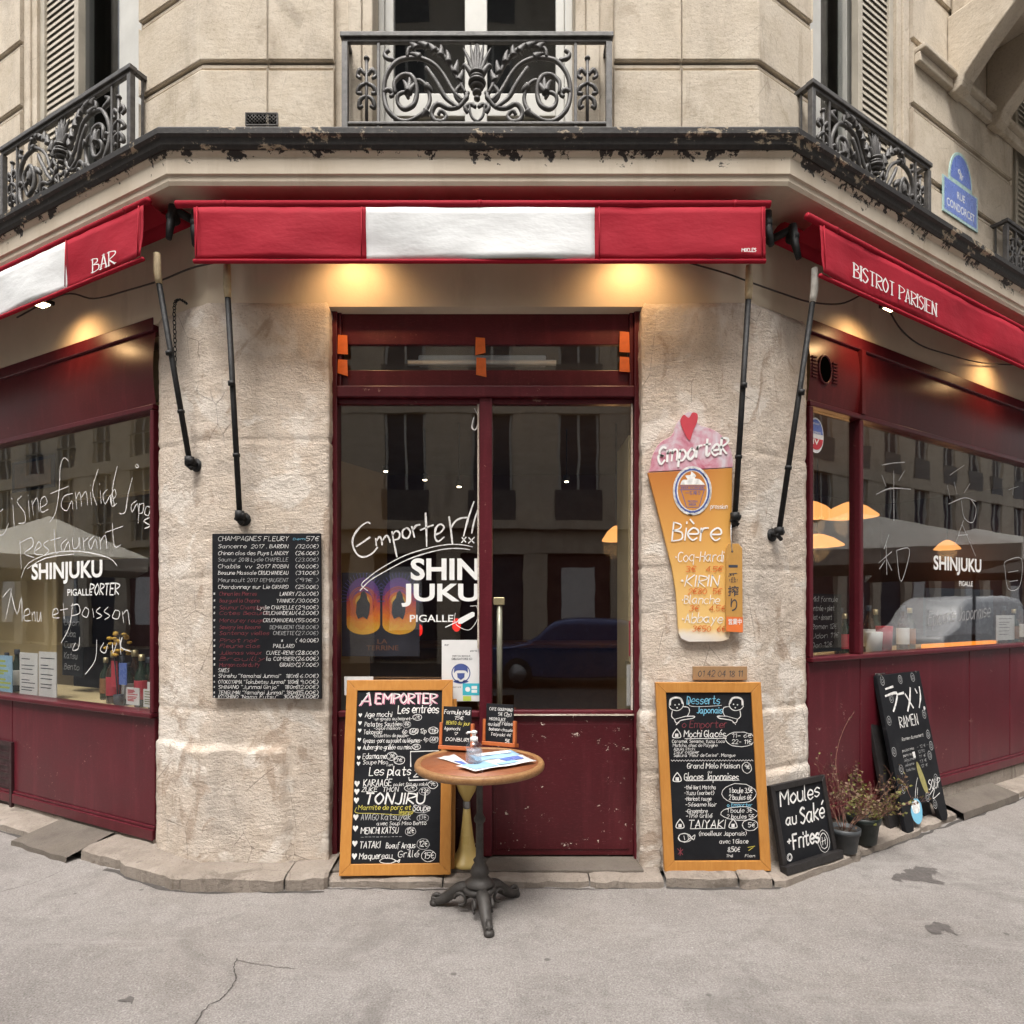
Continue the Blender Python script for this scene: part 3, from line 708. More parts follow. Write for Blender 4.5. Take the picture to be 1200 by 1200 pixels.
# balcony on stone brackets high on the right-hand street wall
s0 = along(RI, 1096) + .05
mb = MB(); mb.box(RI, s0 - .42, 8, 5.42, 5.49, .034, .075); mb.box(RI, s0 - .42, 8, 5.492, 5.53, .034, .11); obj('string_course', mb, M['ashlar'], B, .008)
mb = MB(); mb.box(RI, s0 + .1, 8, 5.98, 6.2, .034, .95); obj('balcony_slab', mb, M['ashlar'], B, .02)
for px, py in ((1127, 50), (1172, 95), (1228, 150)):
    s = along(RI, px, .1)
    prof = [(.035, 5.40), (.09, 5.385), (.13, 5.41), (.15, 5.47), (.30, 5.62), (.55, 5.83), (.66, 5.87), (.80, 5.88), (.80, 5.979)] + [(.035, 5.979)]
    fr2 = Frame(RI(s, 0, 0), RI.n, RI.v, RI.u); mb = MB(); mb.prism(fr2, prof, -.075, .075)
    obj('bracket', mb, M['ashlar'], B, .01)

# ---------------- cast iron railings with scrolls
def uv_strokes():
    """half of the scroll pattern, surveyed on the front railing (x 0..483 from the left post to the axis, y down)"""
    A = [[(430, 360), (400, 330), (360, 262), (320, 226), (262, 205), (200, 216), (157, 270), (147, 330), (160, 392), (198, 428), (246, 430), (292, 402), (313, 355), (300, 310), (272, 286), (246, 296)],
         [(188, 335), (186, 295), (214, 266), (250, 276), (266, 320), (256, 372), (226, 392), (200, 372), (198, 345), (222, 330), (236, 350)],
         [(452, 330), (424, 378), (382, 386), (342, 374), (320, 402), (332, 432), (358, 436), (372, 414), (354, 398), (343, 412)],
         [(442, 335), (410, 280), (380, 222), (340, 182), (292, 162), (240, 172), (233, 204)],
         [(186, 216), (160, 210), (150, 190), (168, 180)], [(148, 330), (165, 322), (180, 335), (170, 348)],
         [(300, 240), (340, 300), (372, 350), (420, 388)], [(430, 300), (405, 335), (425, 362), (448, 350), (440, 332)], [(450, 405), (440, 385), (462, 372), (478, 385)]]
    Lf = [[(380, 224), (372, 178)], [(352, 200), (352, 158)], [(402, 262), (412, 215)], [(418, 290), (432, 250)], [(330, 184), (296, 150)], [(302, 168), (262, 150)], [(262, 172), (236, 152)], [(236, 330), (216, 286)], [(236, 330), (240, 272)], [(236, 330), (262, 292)], [(300, 310), (322, 330)], [(275, 205), (240, 190)], [(300, 402), (280, 420)]]
    C_ = [[(470, 262), (452, 212), (432, 168)], [(474, 262), (466, 200), (458, 150)], [(480, 262), (478, 190), (482, 140)], [(462, 262), (440, 235), (428, 240)]]
    P = [[(85, 208), (85, 432)], [(80, 268), (62, 250), (52, 268), (64, 282)], [(80, 300), (60, 312), (52, 330), (68, 336)], [(80, 345), (62, 360), (58, 384), (72, 380)], [(90, 268), (108, 250), (118, 268), (106, 282)], [(90, 300), (110, 312), (118, 330), (102, 336)], [(90, 345), (108, 360), (112, 384), (98, 380)]]
    return A, Lf, C_, P
def railing(fr, a0, a1, z0, z1, d, returns):
    h = holder('balcony_railing', B); W_ = a1 - a0
    m = lambda x, y: (a0 + x / 966 * W_, z1 - (y - 122) / (450 - 122) * (z1 - z0))
    sc = W_ / 1.43; A, Lf, C_, P = uv_strokes(); mb = MB()
    for mir in (0, 1):
        f = (lambda x, y: m(966 - x, y)) if mir else m
        def tb(st, r, n=5, taper=None):
            p = smooth([f(*q) for q in st], n) if len(st) > 2 else [f(*q) for q in st]
            k_ = len(p); rr = [r * (1.25 - .7 * abs(i / (k_ - 1) - .45)) for i in range(k_)] if taper is None else [max(.002, r * (1 - .85 * i / (k_ - 1))) for i in range(k_)]
            mb.tube([fr(u, v, d + .004 * sin(i * .5)) for i, (u, v) in enumerate(p)], rr, 6)
        for st in A: tb(st, .0115)
        for st in Lf:
            (x0, y0), (x1, y1) = st; tb([st[0], ((x0 + x1) / 2 + 3, (y0 + y1) / 2), st[1]], .025, 3, 1)
        for st in C_: tb(st[::1], .02, 4, 1)
        for st in P: tb(st, .0105)
        for q in ((85, 208), (85, 300), (236, 335), (483, 352)): 
            u, v = f(*q); mb.lathe(fr(u, v - .012, d), [(.004, 0), (.015, .006), (.017, .013), (.012, .02), (.003, .026)], 10)
    for y, r in ((266, .045), (280, .04), (296, .05), (310, .038), (330, .026), (352, .018)):
        u, v = m(483, y); mb.lathe(fr(u, v - .010, d), [(r * .8, 0), (r, .004), (r, .014), (r * .8, .018)], 14)
    for st in ([(455, 375), (462, 415), (483, 436)], [(511, 375), (504, 415), (483, 436)]): mb.tube([fr(*m(*q), d) for q in smooth(st, 4)], .008, 6)
    obj('scrollwork', mb, M['railing'], h)
    mb = MB(); mb.box(fr, a0 - .012, a1 + .012, z1 - .028, z1, d - .024, d + .024); mb.box(fr, a0, a1, z1 - .05, z1 - .0281, d - .012, d + .012)
    mb.box(fr, a0, a1, z0, z0 + .016, d - .014, d + .014)
    for r_ in returns: mb.box(fr, r_ - .018, r_ + .018, z1 - .029, z1 - .001, -.02, d - .0241); mb.box(fr, r_ - .01, r_ + .01, z0 + .001, z0 + .015, .03, d - .0141)
    obj('rail', mb, M['railing'], h, .004)
    for x in (8, 128, 838, 958):
        u, _ = m(x, 300); w = .017 if x in (8, 958) else .0085
        mb = MB(); mb.box(fr, u - w, u + w, 4.08, z1 - .0501, d - w, d + w); obj('post', mb, M['railing'], h, .003)
    mb = MB()
    for r_ in returns:
        for dd in (.05,):
            mb.box(fr, r_ - .006, r_ + .006, z0, z1 - .03, dd - .006, dd + .006)
    if mb.v: obj('bar', mb, M['railing'], h)
    return h
dB = .12
fa, fb_ = (402 - 600) * (YF - dB) / 750, (716 - 600) * (YF - dB) / 750
railing(FR, fa, fb_, 4.245, 4.755, dB, (fa + .01, fb_ - .01))
aLr = along(LE, 155, dB); railing(LE, aLr - 1.5, aLr, 4.26, 4.785, dB, (aLr - .01,))
aRl = along(RI, 950, dB); aRr = along(RI, 1088, dB); railing(RI, aRl, aRr, 4.17, 4.66, dB, (aRl + .01, aRr - .01))
aR2 = along(RI, 1178, dB); railing(RI, aR2, aR2 + 1.38, 4.17, 4.66, dB, (aR2 + .01,))

# wall vent grille
mb = MB(); (a0, z0), (a1, z1) = wallpt(FR, 288, 148, .034), wallpt(FR, 326, 133, .034)
mb.box(FR, a0, a1, z0, z1, .030, .036); obj('painted_vent_shade', mb, M['hole_shade'], B)  # black plate on the wall; the shade behind the grille is painted
mb = MB(); n = 9
for i in range(-3, n + 1):
    for sg in (1, -1):
        x0 = a0 + (a1 - a0) * i / n; y0 = z0 if sg > 0 else z1; L_ = (z1 - z0)
        xs = max(a0, x0); xe = min(a1, x0 + L_)
        if xe > xs: mb.tube([FR(xs, y0 + sg * (xs - x0), .039), FR(xe, y0 + sg * (xe - x0), .039)], .0022, 5)
for r in ((a0, a1, z0, z0 + .006), (a0, a1, z1 - .006, z1), (a0, a0 + .006, z0 + .0061, z1 - .0061), (a1 - .006, a1, z0 + .0061, z1 - .0061)): mb.box(FR, *r, .0362, .043)
obj('wall_vent', mb, M['iron'], B)

# ---------------- entrance door, set back between the pillars
DD = -.12
dx = lambda px: (px - 600) * (YF - DD) / KF
dz = lambda py: EYE + (HZ - py) * (YF - DD) / KF
D = holder('entrance_door', B)
fm = MB()
fm.box(FR, dx(383), dx(397), .06, 3.42, DD - .05, DD + .04); fm.box(FR, dx(742), dx(756), .06, 3.42, DD - .05, DD + .04)
fm.box(FR, dx(397), dx(742), dz(362), 3.42, DD - .05, DD + .039); fm.box(FR, dx(397), dx(742), dz(468), dz(455), DD - .05, DD + .05)
fm.box(FR, dx(562), dx(577), .075, dz(468), DD - .045, DD + .032)
fm.box(FR, dx(397), dx(401), dz(455), dz(362), DD - .04, DD + .02); fm.box(FR, dx(737), dx(742), dz(455), dz(362), DD - .04, DD + .02)
fm.box(FR, dx(397), dx(562), dz(840), dz(833), DD - .04, DD + .022); fm.box(FR, dx(577), dx(742), dz(838), dz(832), DD - .04, DD + .022)
fm.box(FR, dx(397), dx(562), dz(474), dz(468), DD - .04, DD + .012); fm.box(FR, dx(577), dx(742), dz(474), dz(468), DD - .04, DD + .012)
obj('frame', fm, M['maroon'], D, .006)
mb = MB(); mb.box(FR, dx(401), dx(737), dz(404), dz(362), DD - .03, DD + .004); mb.box(FR, dx(401), dx(737), dz(455), dz(434), DD - .03, DD + .004); obj('transom_panel', mb, M['fascia'], D, .003)
mb = MB(); mb.box(FR, dx(397), dx(562), .075, dz(840), DD - .03, DD + .006); mb.box(FR, dx(577), dx(742), .075, dz(838), DD - .03, DD + .006)
mb.box(FR, dx(402), dx(557), .11, dz(850), DD + .0061, DD + .010); mb.box(FR, dx(582), dx(737), .11, dz(848), DD + .0061, DD + .010)
obj('door_panel', mb, M['maroon_worn'], D, .003)
mb = MB(); mb.box(FR, dx(577), dx(742), dz(838) + .001, dz(836), DD + .023, DD + .027); mb.box(FR, dx(739), dx(741), dz(832), dz(474), DD - .001, DD + .014); mb.box(FR, dx(559.5), dx(561.5), dz(760), dz(474), DD - .001, DD + .006)
obj('glazing_putty', mb, M['pillar'], D)
for x0, x1, y0, y1 in ((401, 737, 434, 404), (397, 562, 833, 474), (577, 742, 832, 474)):
    mb = MB(); mb.box(FR, dx(x0), dx(x1), dz(y0), dz(y1), DD - .016, DD - .010); obj('pane', mb, M['glass'], D)
mb = MB(); x = dx(585.5); mb.tube([FR(x, dz(833), DD + .05), FR(x, dz(705), DD + .05)], .016, 12)
obj('handle', mb, plain('pale_green_steel', (.19, .19, .145, 1), .4, .15, 20, .1, .3), D)
mb = MB(); mb.box(FR, x - .035, x + .03, dz(709), dz(700), DD + .03, DD + .072); obj('handle_bracket', mb, M['brass'], D, .005)
GD = FR.off(DD - .0085)
dm = lambda px, py: ((px - KX) * (YF - DD) / KF, EYE + (HZ - py) * (YF - DD) / KF)
mb = MB()
typeset(mb, GD, 'SHIN', dx(481), dx(561.5), dz(680), dz(654), .03); typeset(mb, GD, 'JUKU', dx(470), dx(561.5), dz(711), dz(684), .03); typeset(mb, GD, 'PIGALLE', dx(480), dx(531), dz(729), dz(720.5), .012)
mb.poly(GD, [dm(*q) for q in ((536, 727.5), (537, 725.5), (553, 717), (556, 718), (556, 722), (541, 731), (537, 731))]); mb.ribbon(GD, [dm(522, 735), dm(537, 728)], .006)
obj('lettering', mb, M['lettering'], D)
mb = MB(); r4 = random.Random(3)
S = lambda x, y: dm(390 + x / 5.716, 580 + y / 5.714)
strokes(mb, GD, [[(248, 190), (225, 183), (180, 215), (140, 270), (130, 330), (160, 395), (205, 415), (260, 392), (298, 350)], [(155, 345), (200, 315), (246, 283)],
   [(285, 290), (290, 340)], [(290, 310), (310, 280), (325, 300), (328, 335)], [(328, 310), (345, 283), (360, 270), (375, 290), (382, 318)],
   [(395, 245), (410, 330), (428, 415)], [(398, 270), (420, 240), (446, 255), (440, 290), (412, 300)], [(490, 220), (466, 240), (470, 280), (500, 288), (518, 250), (500, 222), (486, 222)],
   [(528, 210), (545, 282)], [(535, 235), (555, 205), (582, 198)], [(620, 120), (625, 230), (628, 345)], [(585, 235), (630, 215), (672, 200)],
   [(685, 265), (720, 250), (744, 215), (720, 195), (690, 220), (683, 280), (705, 310), (745, 280)], [(778, 145), (790, 230), (800, 325)], [(792, 220), (815, 180), (855, 155), (900, 150)],
   [(945, 42), (905, 160), (875, 275)], [(985, 66), (950, 160), (930, 255)], [(865, 285), (890, 315)], [(892, 282), (862, 318)], [(910, 285), (945, 320)], [(948, 282), (908, 322)],
   ], .0105, mp=S)
strokes(mb, GD, [[(935, 347), (860, 332), (760, 332), (640, 355), (480, 405), (330, 485), (240, 550), (190, 600), (230, 640)], [(918, 366), (850, 358), (760, 360), (640, 385), (500, 432), (360, 505), (250, 570), (180, 640)]], .006, mp=S)
strokes(mb, GD, [[(990, 748), (960, 742), (920, 745)], [(820, 790), (815, 840), (840, 880), (910, 905), (960, 850), (978, 790), (960, 745)]], .004, mp=S)
strokes(mb, GD, [[(556, 478), (561, 489)], [(555, 489), (553, 500), (557, 503), (561, 494)]], .008, mp=dm)
obj('handwriting', mb, M['chalk'], D)

# ---------------- shop windows on the two streets
def shopwin(name, fr, a0, a1, mull, z_panel, z_sill, z_glass, z_top, label, d=-.05, split=None):
    h = holder(name, B); f = MB()
    f.box(fr, a0, a1, z_sill - .03, z_sill, d - .08, d + .05); f.box(fr, a0, a1, z_glass, z_glass + .035, d - .05, d + .035)
    xs = [a0] + mull + [a1]
    for x in mull: f.box(fr, x - .02, x + .02, z_sill, z_glass, d - .05, d + .03)
    for x, s in ((a0, 1), (a1, -1)): f.box(fr, *sorted((x, x + s * .035)), z_sill + .0005, z_glass - .0005, d - .05, d + .032)
    f.box(fr, a0, a1, z_panel, z_panel + .07, d - .03, d + .035); f.box(fr, a0, a1, z_panel + .0702, z_panel + .09, d - .03, d + .026)
    f.box(fr, a0, a1, z_top - .02, z_top + .06, d - .05, d + .034)
    obj('frame', f, M['maroon'], h, .006)
    p = MB(); xx = [a0] + (split or []) + [a1]
    for i in range(len(xx) - 1): p.box(fr, xx[i] + (.004 if i else 0), xx[i + 1] - .004, z_panel + .0902, z_sill - .0302, d - .05, d + .018)
    obj('panel', p, M['maroon'], h, .006)
    g = MB()
    for i in range(len(xs) - 1): g.box(fr, xs[i] + .02, xs[i + 1] - .02, z_sill, z_glass, d - .016, d - .010)
    obj('pane', g, M['glass'], h)
    q = MB()
    for i in range(len(xs) - 1):
        # the sign fascia bows slightly outwards
        rows = [[fr(xs[i] + (xs[i + 1] - xs[i]) * t / 20, z_glass + .035 + (z_top - .02 - z_glass - .035) * v / 8, d + .012 + .02 * sin(pi * v / 8)) for t in range(21)] for v in range(9)]
        q.grid(rows)
        if i: q.box(fr, xs[i] - .022, xs[i] + .022, z_glass + .036, z_top - .021, d - .01, d + .045)
    obj('fascia', q, M['fascia'], h)
    return h
sl = along(LE, 185, -.05); sr = along(RI, 944, -.05)
WL = shopwin('shop_window', LE, -7.6, sl, [-3.4, -5.4], .105, .895, 2.775, 3.285, '', split=[-4.2, -2.2])
m1 = along(RI, 1005, -.05)
WR = shopwin('shop_window', RI, sr, 7.6, [m1, 3.9, 5.8], .19, 1.236, 2.815, 3.30, '', split=[m1, along(RI, 1133, -.05), 3.4, 4.8])
mb = MB(); wrap(mb, [('L', -7.6), ('L', sl)], -.2, -.03, .02, .1045); obj('base_stone', mb, M['kerb'], B, .01); mb = MB(); wrap(mb, [('R', sr), ('R', 7.6)], -.2, -.03, .02, .1895); obj('base_stone', mb, M['kerb'], B, .01)
# vent in the left stall riser; painted extractor hole and louvres in the right fascia
(a0, z0), (a1, z1) = wallpt(LE, -40, 932, -.03), wallpt(LE, 14, 874, -.03)
mb = MB()
for r in ((a0 - .03, a1 + .03, z0 - .03, z0), (a0 - .03, a1 + .03, z1, z1 + .03), (a0 - .03, a0, z0, z1), (a1, a1 + .03, z0, z1)): mb.box(LE, *r, -.0318, -.012)
mb.box(LE, a0, a1, z0, z1, -.0316, -.030)
for i in range(1, 9): mb.box(LE, a0, a1, z0 + (z1 - z0) * i / 9 - .004, z0 + (z1 - z0) * i / 9 + .004, -.0298, -.022)
obj('vent', mb, plain('dark_maroon_vent', (.03, .008, .010, 1), .5), WL)
dE = -.05 + .036
(a, z) = wallpt(RI, 967, 433, dE); mb = MB(); mb.disc(RI, a, z, .062, dE, n=28, ry=.085)
obj('painted_extractor_hole', mb, M['hole_shade'], WR)  # flat black disc, the shade inside the hole is only its colour
mb = MB(); mb.tube([RI(a + .066 * cos(2 * pi * i / 28), z + .089 * sin(2 * pi * i / 28), dE) for i in range(29)], .007, 6, cap=False)
for i in range(7):
    for s in (-1, 1): mb.box(RI, *sorted((a + s * .085, a + s * .135)), z - .07 + i * .021, z - .061 + i * .021, dE - .006, dE + .004)
obj('extractor_louvre', mb, M['maroon'], WR)

GL_ = LE.off(-.0585); GRr = RI.off(-.0585)
lm = lambda px, py: wallpt(GL_, px, py); rm = lambda px, py: wallpt(GRr, px, py)
def fit(fr, x0, x1, y0, y1):
    a0 = wallpt(fr, x0, HZ)[0]; a1 = wallpt(fr, x1, HZ)[0]; xm = (x0 + x1) / 2
    return a0, a1, wallpt(fr, xm, y1)[1], wallpt(fr, xm, y0)[1]
mb = MB(); typeset(mb, GL_, 'SHINJUKU', *fit(GL_, 37, 120, 658, 684), .03); typeset(mb, GL_, 'PIGALLE', *fit(GL_, 79, 108, 690, 698), .01)
a0, a1, b0, b1 = fit(GL_, 105, 139, 684, 697); write(mb, GL_, 'PORTER', a0, b0, b1 - b0, a1 - a0, w=.13)
obj('lettering', mb, M['lettering'], WL)
mb = MB()
S = lambda x, y: lm(x / 3, 400 + y / 3)
strokes(mb, GL_, [[(10, 590), (-20, 620), (-25, 670), (10, 680), (30, 640)], [(45, 575), (50, 650)], [(40, 550), (42, 553)], [(75, 545), (60, 565), (85, 600), (88, 635), (65, 640)], [(100, 560), (104, 618)], [(98, 540), (100, 543)],
   [(112, 560), (118, 612)], [(114, 575), (130, 550), (138, 600)], [(140, 585), (165, 570), (158, 545), (143, 560), (145, 600), (170, 590)],
   [(240, 420), (225, 410), (212, 440), (208, 520), (196, 600), (175, 635)], [(178, 535), (240, 510)], [(255, 535), (225, 545), (215, 580), (235, 595), (252, 560), (256, 590)], [(265, 530), (270, 590)], [(267, 555), (280, 530), (287, 580)], [(286, 550), (302, 528), (308, 575)],
   [(318, 530), (322, 575)], [(318, 505), (319, 508)], [(345, 450), (325, 520), (340, 575)], [(352, 525), (356, 570)], [(350, 500), (351, 503)], [(378, 520), (362, 540), (370, 572), (388, 540), (392, 570)], [(412, 440), (395, 520), (402, 575)], [(395, 560), (408, 540), (402, 520), (388, 550), (395, 580), (410, 570)],
   [(465, 480), (450, 540), (440, 600), (420, 605)], [(480, 432), (488, 440), (480, 444), (476, 436)], [(480, 560), (462, 575), (465, 600), (482, 570), (488, 602)], [(490, 570), (486, 640)], [(490, 575), (505, 570), (502, 600), (490, 605)], [(515, 580), (508, 605), (522, 612), (528, 585), (515, 580)], [(530, 590), (532, 618), (540, 595), (546, 615)],
   [(525, 620), (505, 632), (528, 648), (508, 658)], [(530, 650), (545, 640), (535, 632), (528, 665), (548, 664)],
   [(70, 700), (75, 800)], [(68, 710), (110, 690), (115, 720), (85, 745), (120, 760)], [(125, 735), (145, 720), (135, 705), (120, 745), (150, 750)], [(170, 700), (152, 715), (172, 735), (155, 752)], [(190, 660), (195, 740), (210, 738)], [(178, 700), (212, 690)], [(235, 695), (215, 715), (222, 740), (240, 705), (246, 735)], [(255, 690), (258, 728), (275, 720), (278, 688), (282, 730)],
   [(292, 690), (296, 735)], [(294, 705), (310, 690)], [(330, 685), (312, 705), (320, 730), (335, 695), (342, 728)], [(350, 688), (354, 730)], [(352, 705), (370, 682), (376, 728)], [(395, 640), (402, 720), (425, 715)], [(370, 672), (432, 650)],
   [(75, 830), (100, 780), (180, 745), (280, 738), (380, 760), (412, 790)], [(95, 800), (160, 762), (260, 748)],
   [(10, 900), (40, 870), (20, 975)], [(38, 880), (60, 960), (75, 900), (78, 985)], [(84, 966), (104, 958), (100, 940), (86, 950), (86, 980), (108, 982)], [(112, 952), (114, 984)], [(113, 964), (121, 951), (124, 984)], [(130, 952), (131, 982), (139, 980), (143, 950), (145, 986)],
   [(184, 962), (204, 955), (200, 940), (188, 945), (186, 970), (208, 972)], [(222, 920), (226, 975)], [(212, 945), (238, 940)], [(255, 920), (245, 1000), (215, 1060)], [(250, 930), (275, 925), (280, 955), (250, 965)], [(300, 935), (288, 960), (305, 970), (312, 945), (300, 935)], [(325, 940), (330, 970)], [(352, 935), (338, 950), (358, 965), (340, 975)], [(380, 935), (366, 950), (386, 965), (368, 978)], [(405, 945), (395, 970), (415, 975), (420, 950), (405, 945)], [(430, 950), (435, 990)], [(432, 960), (448, 945), (455, 995)],
   [(265, 1060), (255, 1085), (275, 1080), (280, 1040)], [(340, 1050), (335, 1120), (300, 1170)], [(365, 1060), (352, 1085), (370, 1095), (378, 1065)], [(395, 1060), (398, 1095), (410, 1060)], [(420, 1040), (425, 1100)], [(422, 1060), (430, 1040), (425, 1075), (460, 1090)]], .0068, mp=S, fine=3)
obj('handwriting', mb, M['chalk'], WL)

mb = MB(); typeset(mb, GRr, 'SHINJUKU', *fit(GRr, 1094, 1150, 653, 674), .03); typeset(mb, GRr, 'PIGALLE', *fit(GRr, 1124, 1140, 681, 687), .01); obj('lettering', mb, M['lettering'], WR)
mb = MB(); S = lambda x, y: rm(930 + x / 3, 380 + y / 3)
strokes(mb, GRr, [[(310, 495), (350, 488), (390, 485)], [(310, 530), (325, 570)], [(352, 515), (353, 690)], [(390, 515), (370, 550)], [(290, 598), (340, 577), (412, 580)], [(335, 740), (318, 790)], [(300, 838), (345, 800)], [(325, 775), (328, 880)], [(322, 815), (345, 865)], [(322, 830), (302, 860)],
   [(362, 795), (372, 890), (385, 892), (408, 792), (362, 795)], [(540, 565), (550, 612)], [(565, 555), (575, 600)], [(620, 560), (600, 592)], [(545, 632), (600, 610), (640, 622)], [(590, 620), (600, 680), (630, 696), (642, 650), (625, 617)], [(550, 530), (600, 495)], [(597, 690), (566, 780)], [(592, 702), (640, 815)], [(578, 742), (612, 740)],
   [(740, 850), (748, 832), (802, 825), (795, 920), (755, 930), (742, 850)], [(755, 872), (790, 866)], [(760, 905), (788, 900)], [(755, 582), (790, 570)], [(772, 565), (771, 602)]], .0075, mp=S)
for t, x0, x1, y0, y1 in (('Epicerie Japonaise', 1088, 1160, 712, 732),):
    a0, a1, b0, b1 = fit(GRr, x0, x1, y0, y1); write(mb, GRr, t, a0, b0, (b1 - b0) * .8, a1 - a0, rise=.06, w=.07)
obj('handwriting', mb, M['chalk_dim'], WR)

# ---------------- the bar behind the glass
I = thing('bar_interior', 'dim bar room behind the shop windows with cream walls and ceiling', 'room', (0, 6, .12))
inn = [path(p, -.20, 0) for p in [('L', -7.5), 'CL', 'CR', ('R', 7.5)]] + [Vector((7.5, 12, 0)), Vector((-7.5, 12, 0))]
mb = MB(); mb.poly(WORLD, [(p.x, p.y) for p in inn], .065); obj('floor', mb, M['floor_wood'], I)
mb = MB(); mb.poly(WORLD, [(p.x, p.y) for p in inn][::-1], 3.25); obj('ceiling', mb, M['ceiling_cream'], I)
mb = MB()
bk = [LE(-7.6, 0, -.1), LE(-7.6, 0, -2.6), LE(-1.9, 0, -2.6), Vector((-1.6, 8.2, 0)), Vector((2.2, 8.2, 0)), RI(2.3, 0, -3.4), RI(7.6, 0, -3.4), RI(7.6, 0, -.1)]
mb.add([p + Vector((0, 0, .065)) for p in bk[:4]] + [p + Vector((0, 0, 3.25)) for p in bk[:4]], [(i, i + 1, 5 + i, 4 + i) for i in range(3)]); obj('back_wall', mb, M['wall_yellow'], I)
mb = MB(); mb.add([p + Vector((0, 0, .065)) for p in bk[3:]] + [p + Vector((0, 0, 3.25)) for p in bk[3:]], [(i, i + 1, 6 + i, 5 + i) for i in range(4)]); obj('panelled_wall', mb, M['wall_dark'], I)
mb = MB(); mb.box(LE, -1.75, -.52, .065, 2.5, -1.60, -1.52); mb.box(LE, -4.4, -2.75, .065, 2.05, -1.60, -1.5); obj('dark_partition', mb, M['wall_dark'], I, .01)
mb = MB(); mb.box(LE, -6, sl - .02, 2.52, 3.24, -.95, -.85); obj('bulkhead', mb, M['wall_yellow'], I, .005)
mb = MB(); mb.box(LE, along(LE, -30, -.8), along(LE, 66, -.8), .07, 2.519, -.95, -.80); obj('cream_pier', mb, M['wall_yellow'], I, .005)
mb = MB(); mb.box(LE, -7.5, sl, .83, .868, -.72, -.20); mb.box(RI, sr, 7.5, 1.165, 1.205, -.72, -.20); obj('window_shelf', mb, M['wall_yellow'], I, .004)
mb = MB(); mb.box(FR, -1.4, 2.0, .065, 1.15, -3.1, -2.6); mb.box(FR, -1.45, 2.05, 1.152, 1.2, -3.15, -2.5); obj('bar_counter', mb, M['floor_wood'], I, .01)
mb = MB(); mb.box(FR, .71, .748, .065, 2.6, -.62, -.2); obj('side_partition', mb, M['wall_yellow'], I)

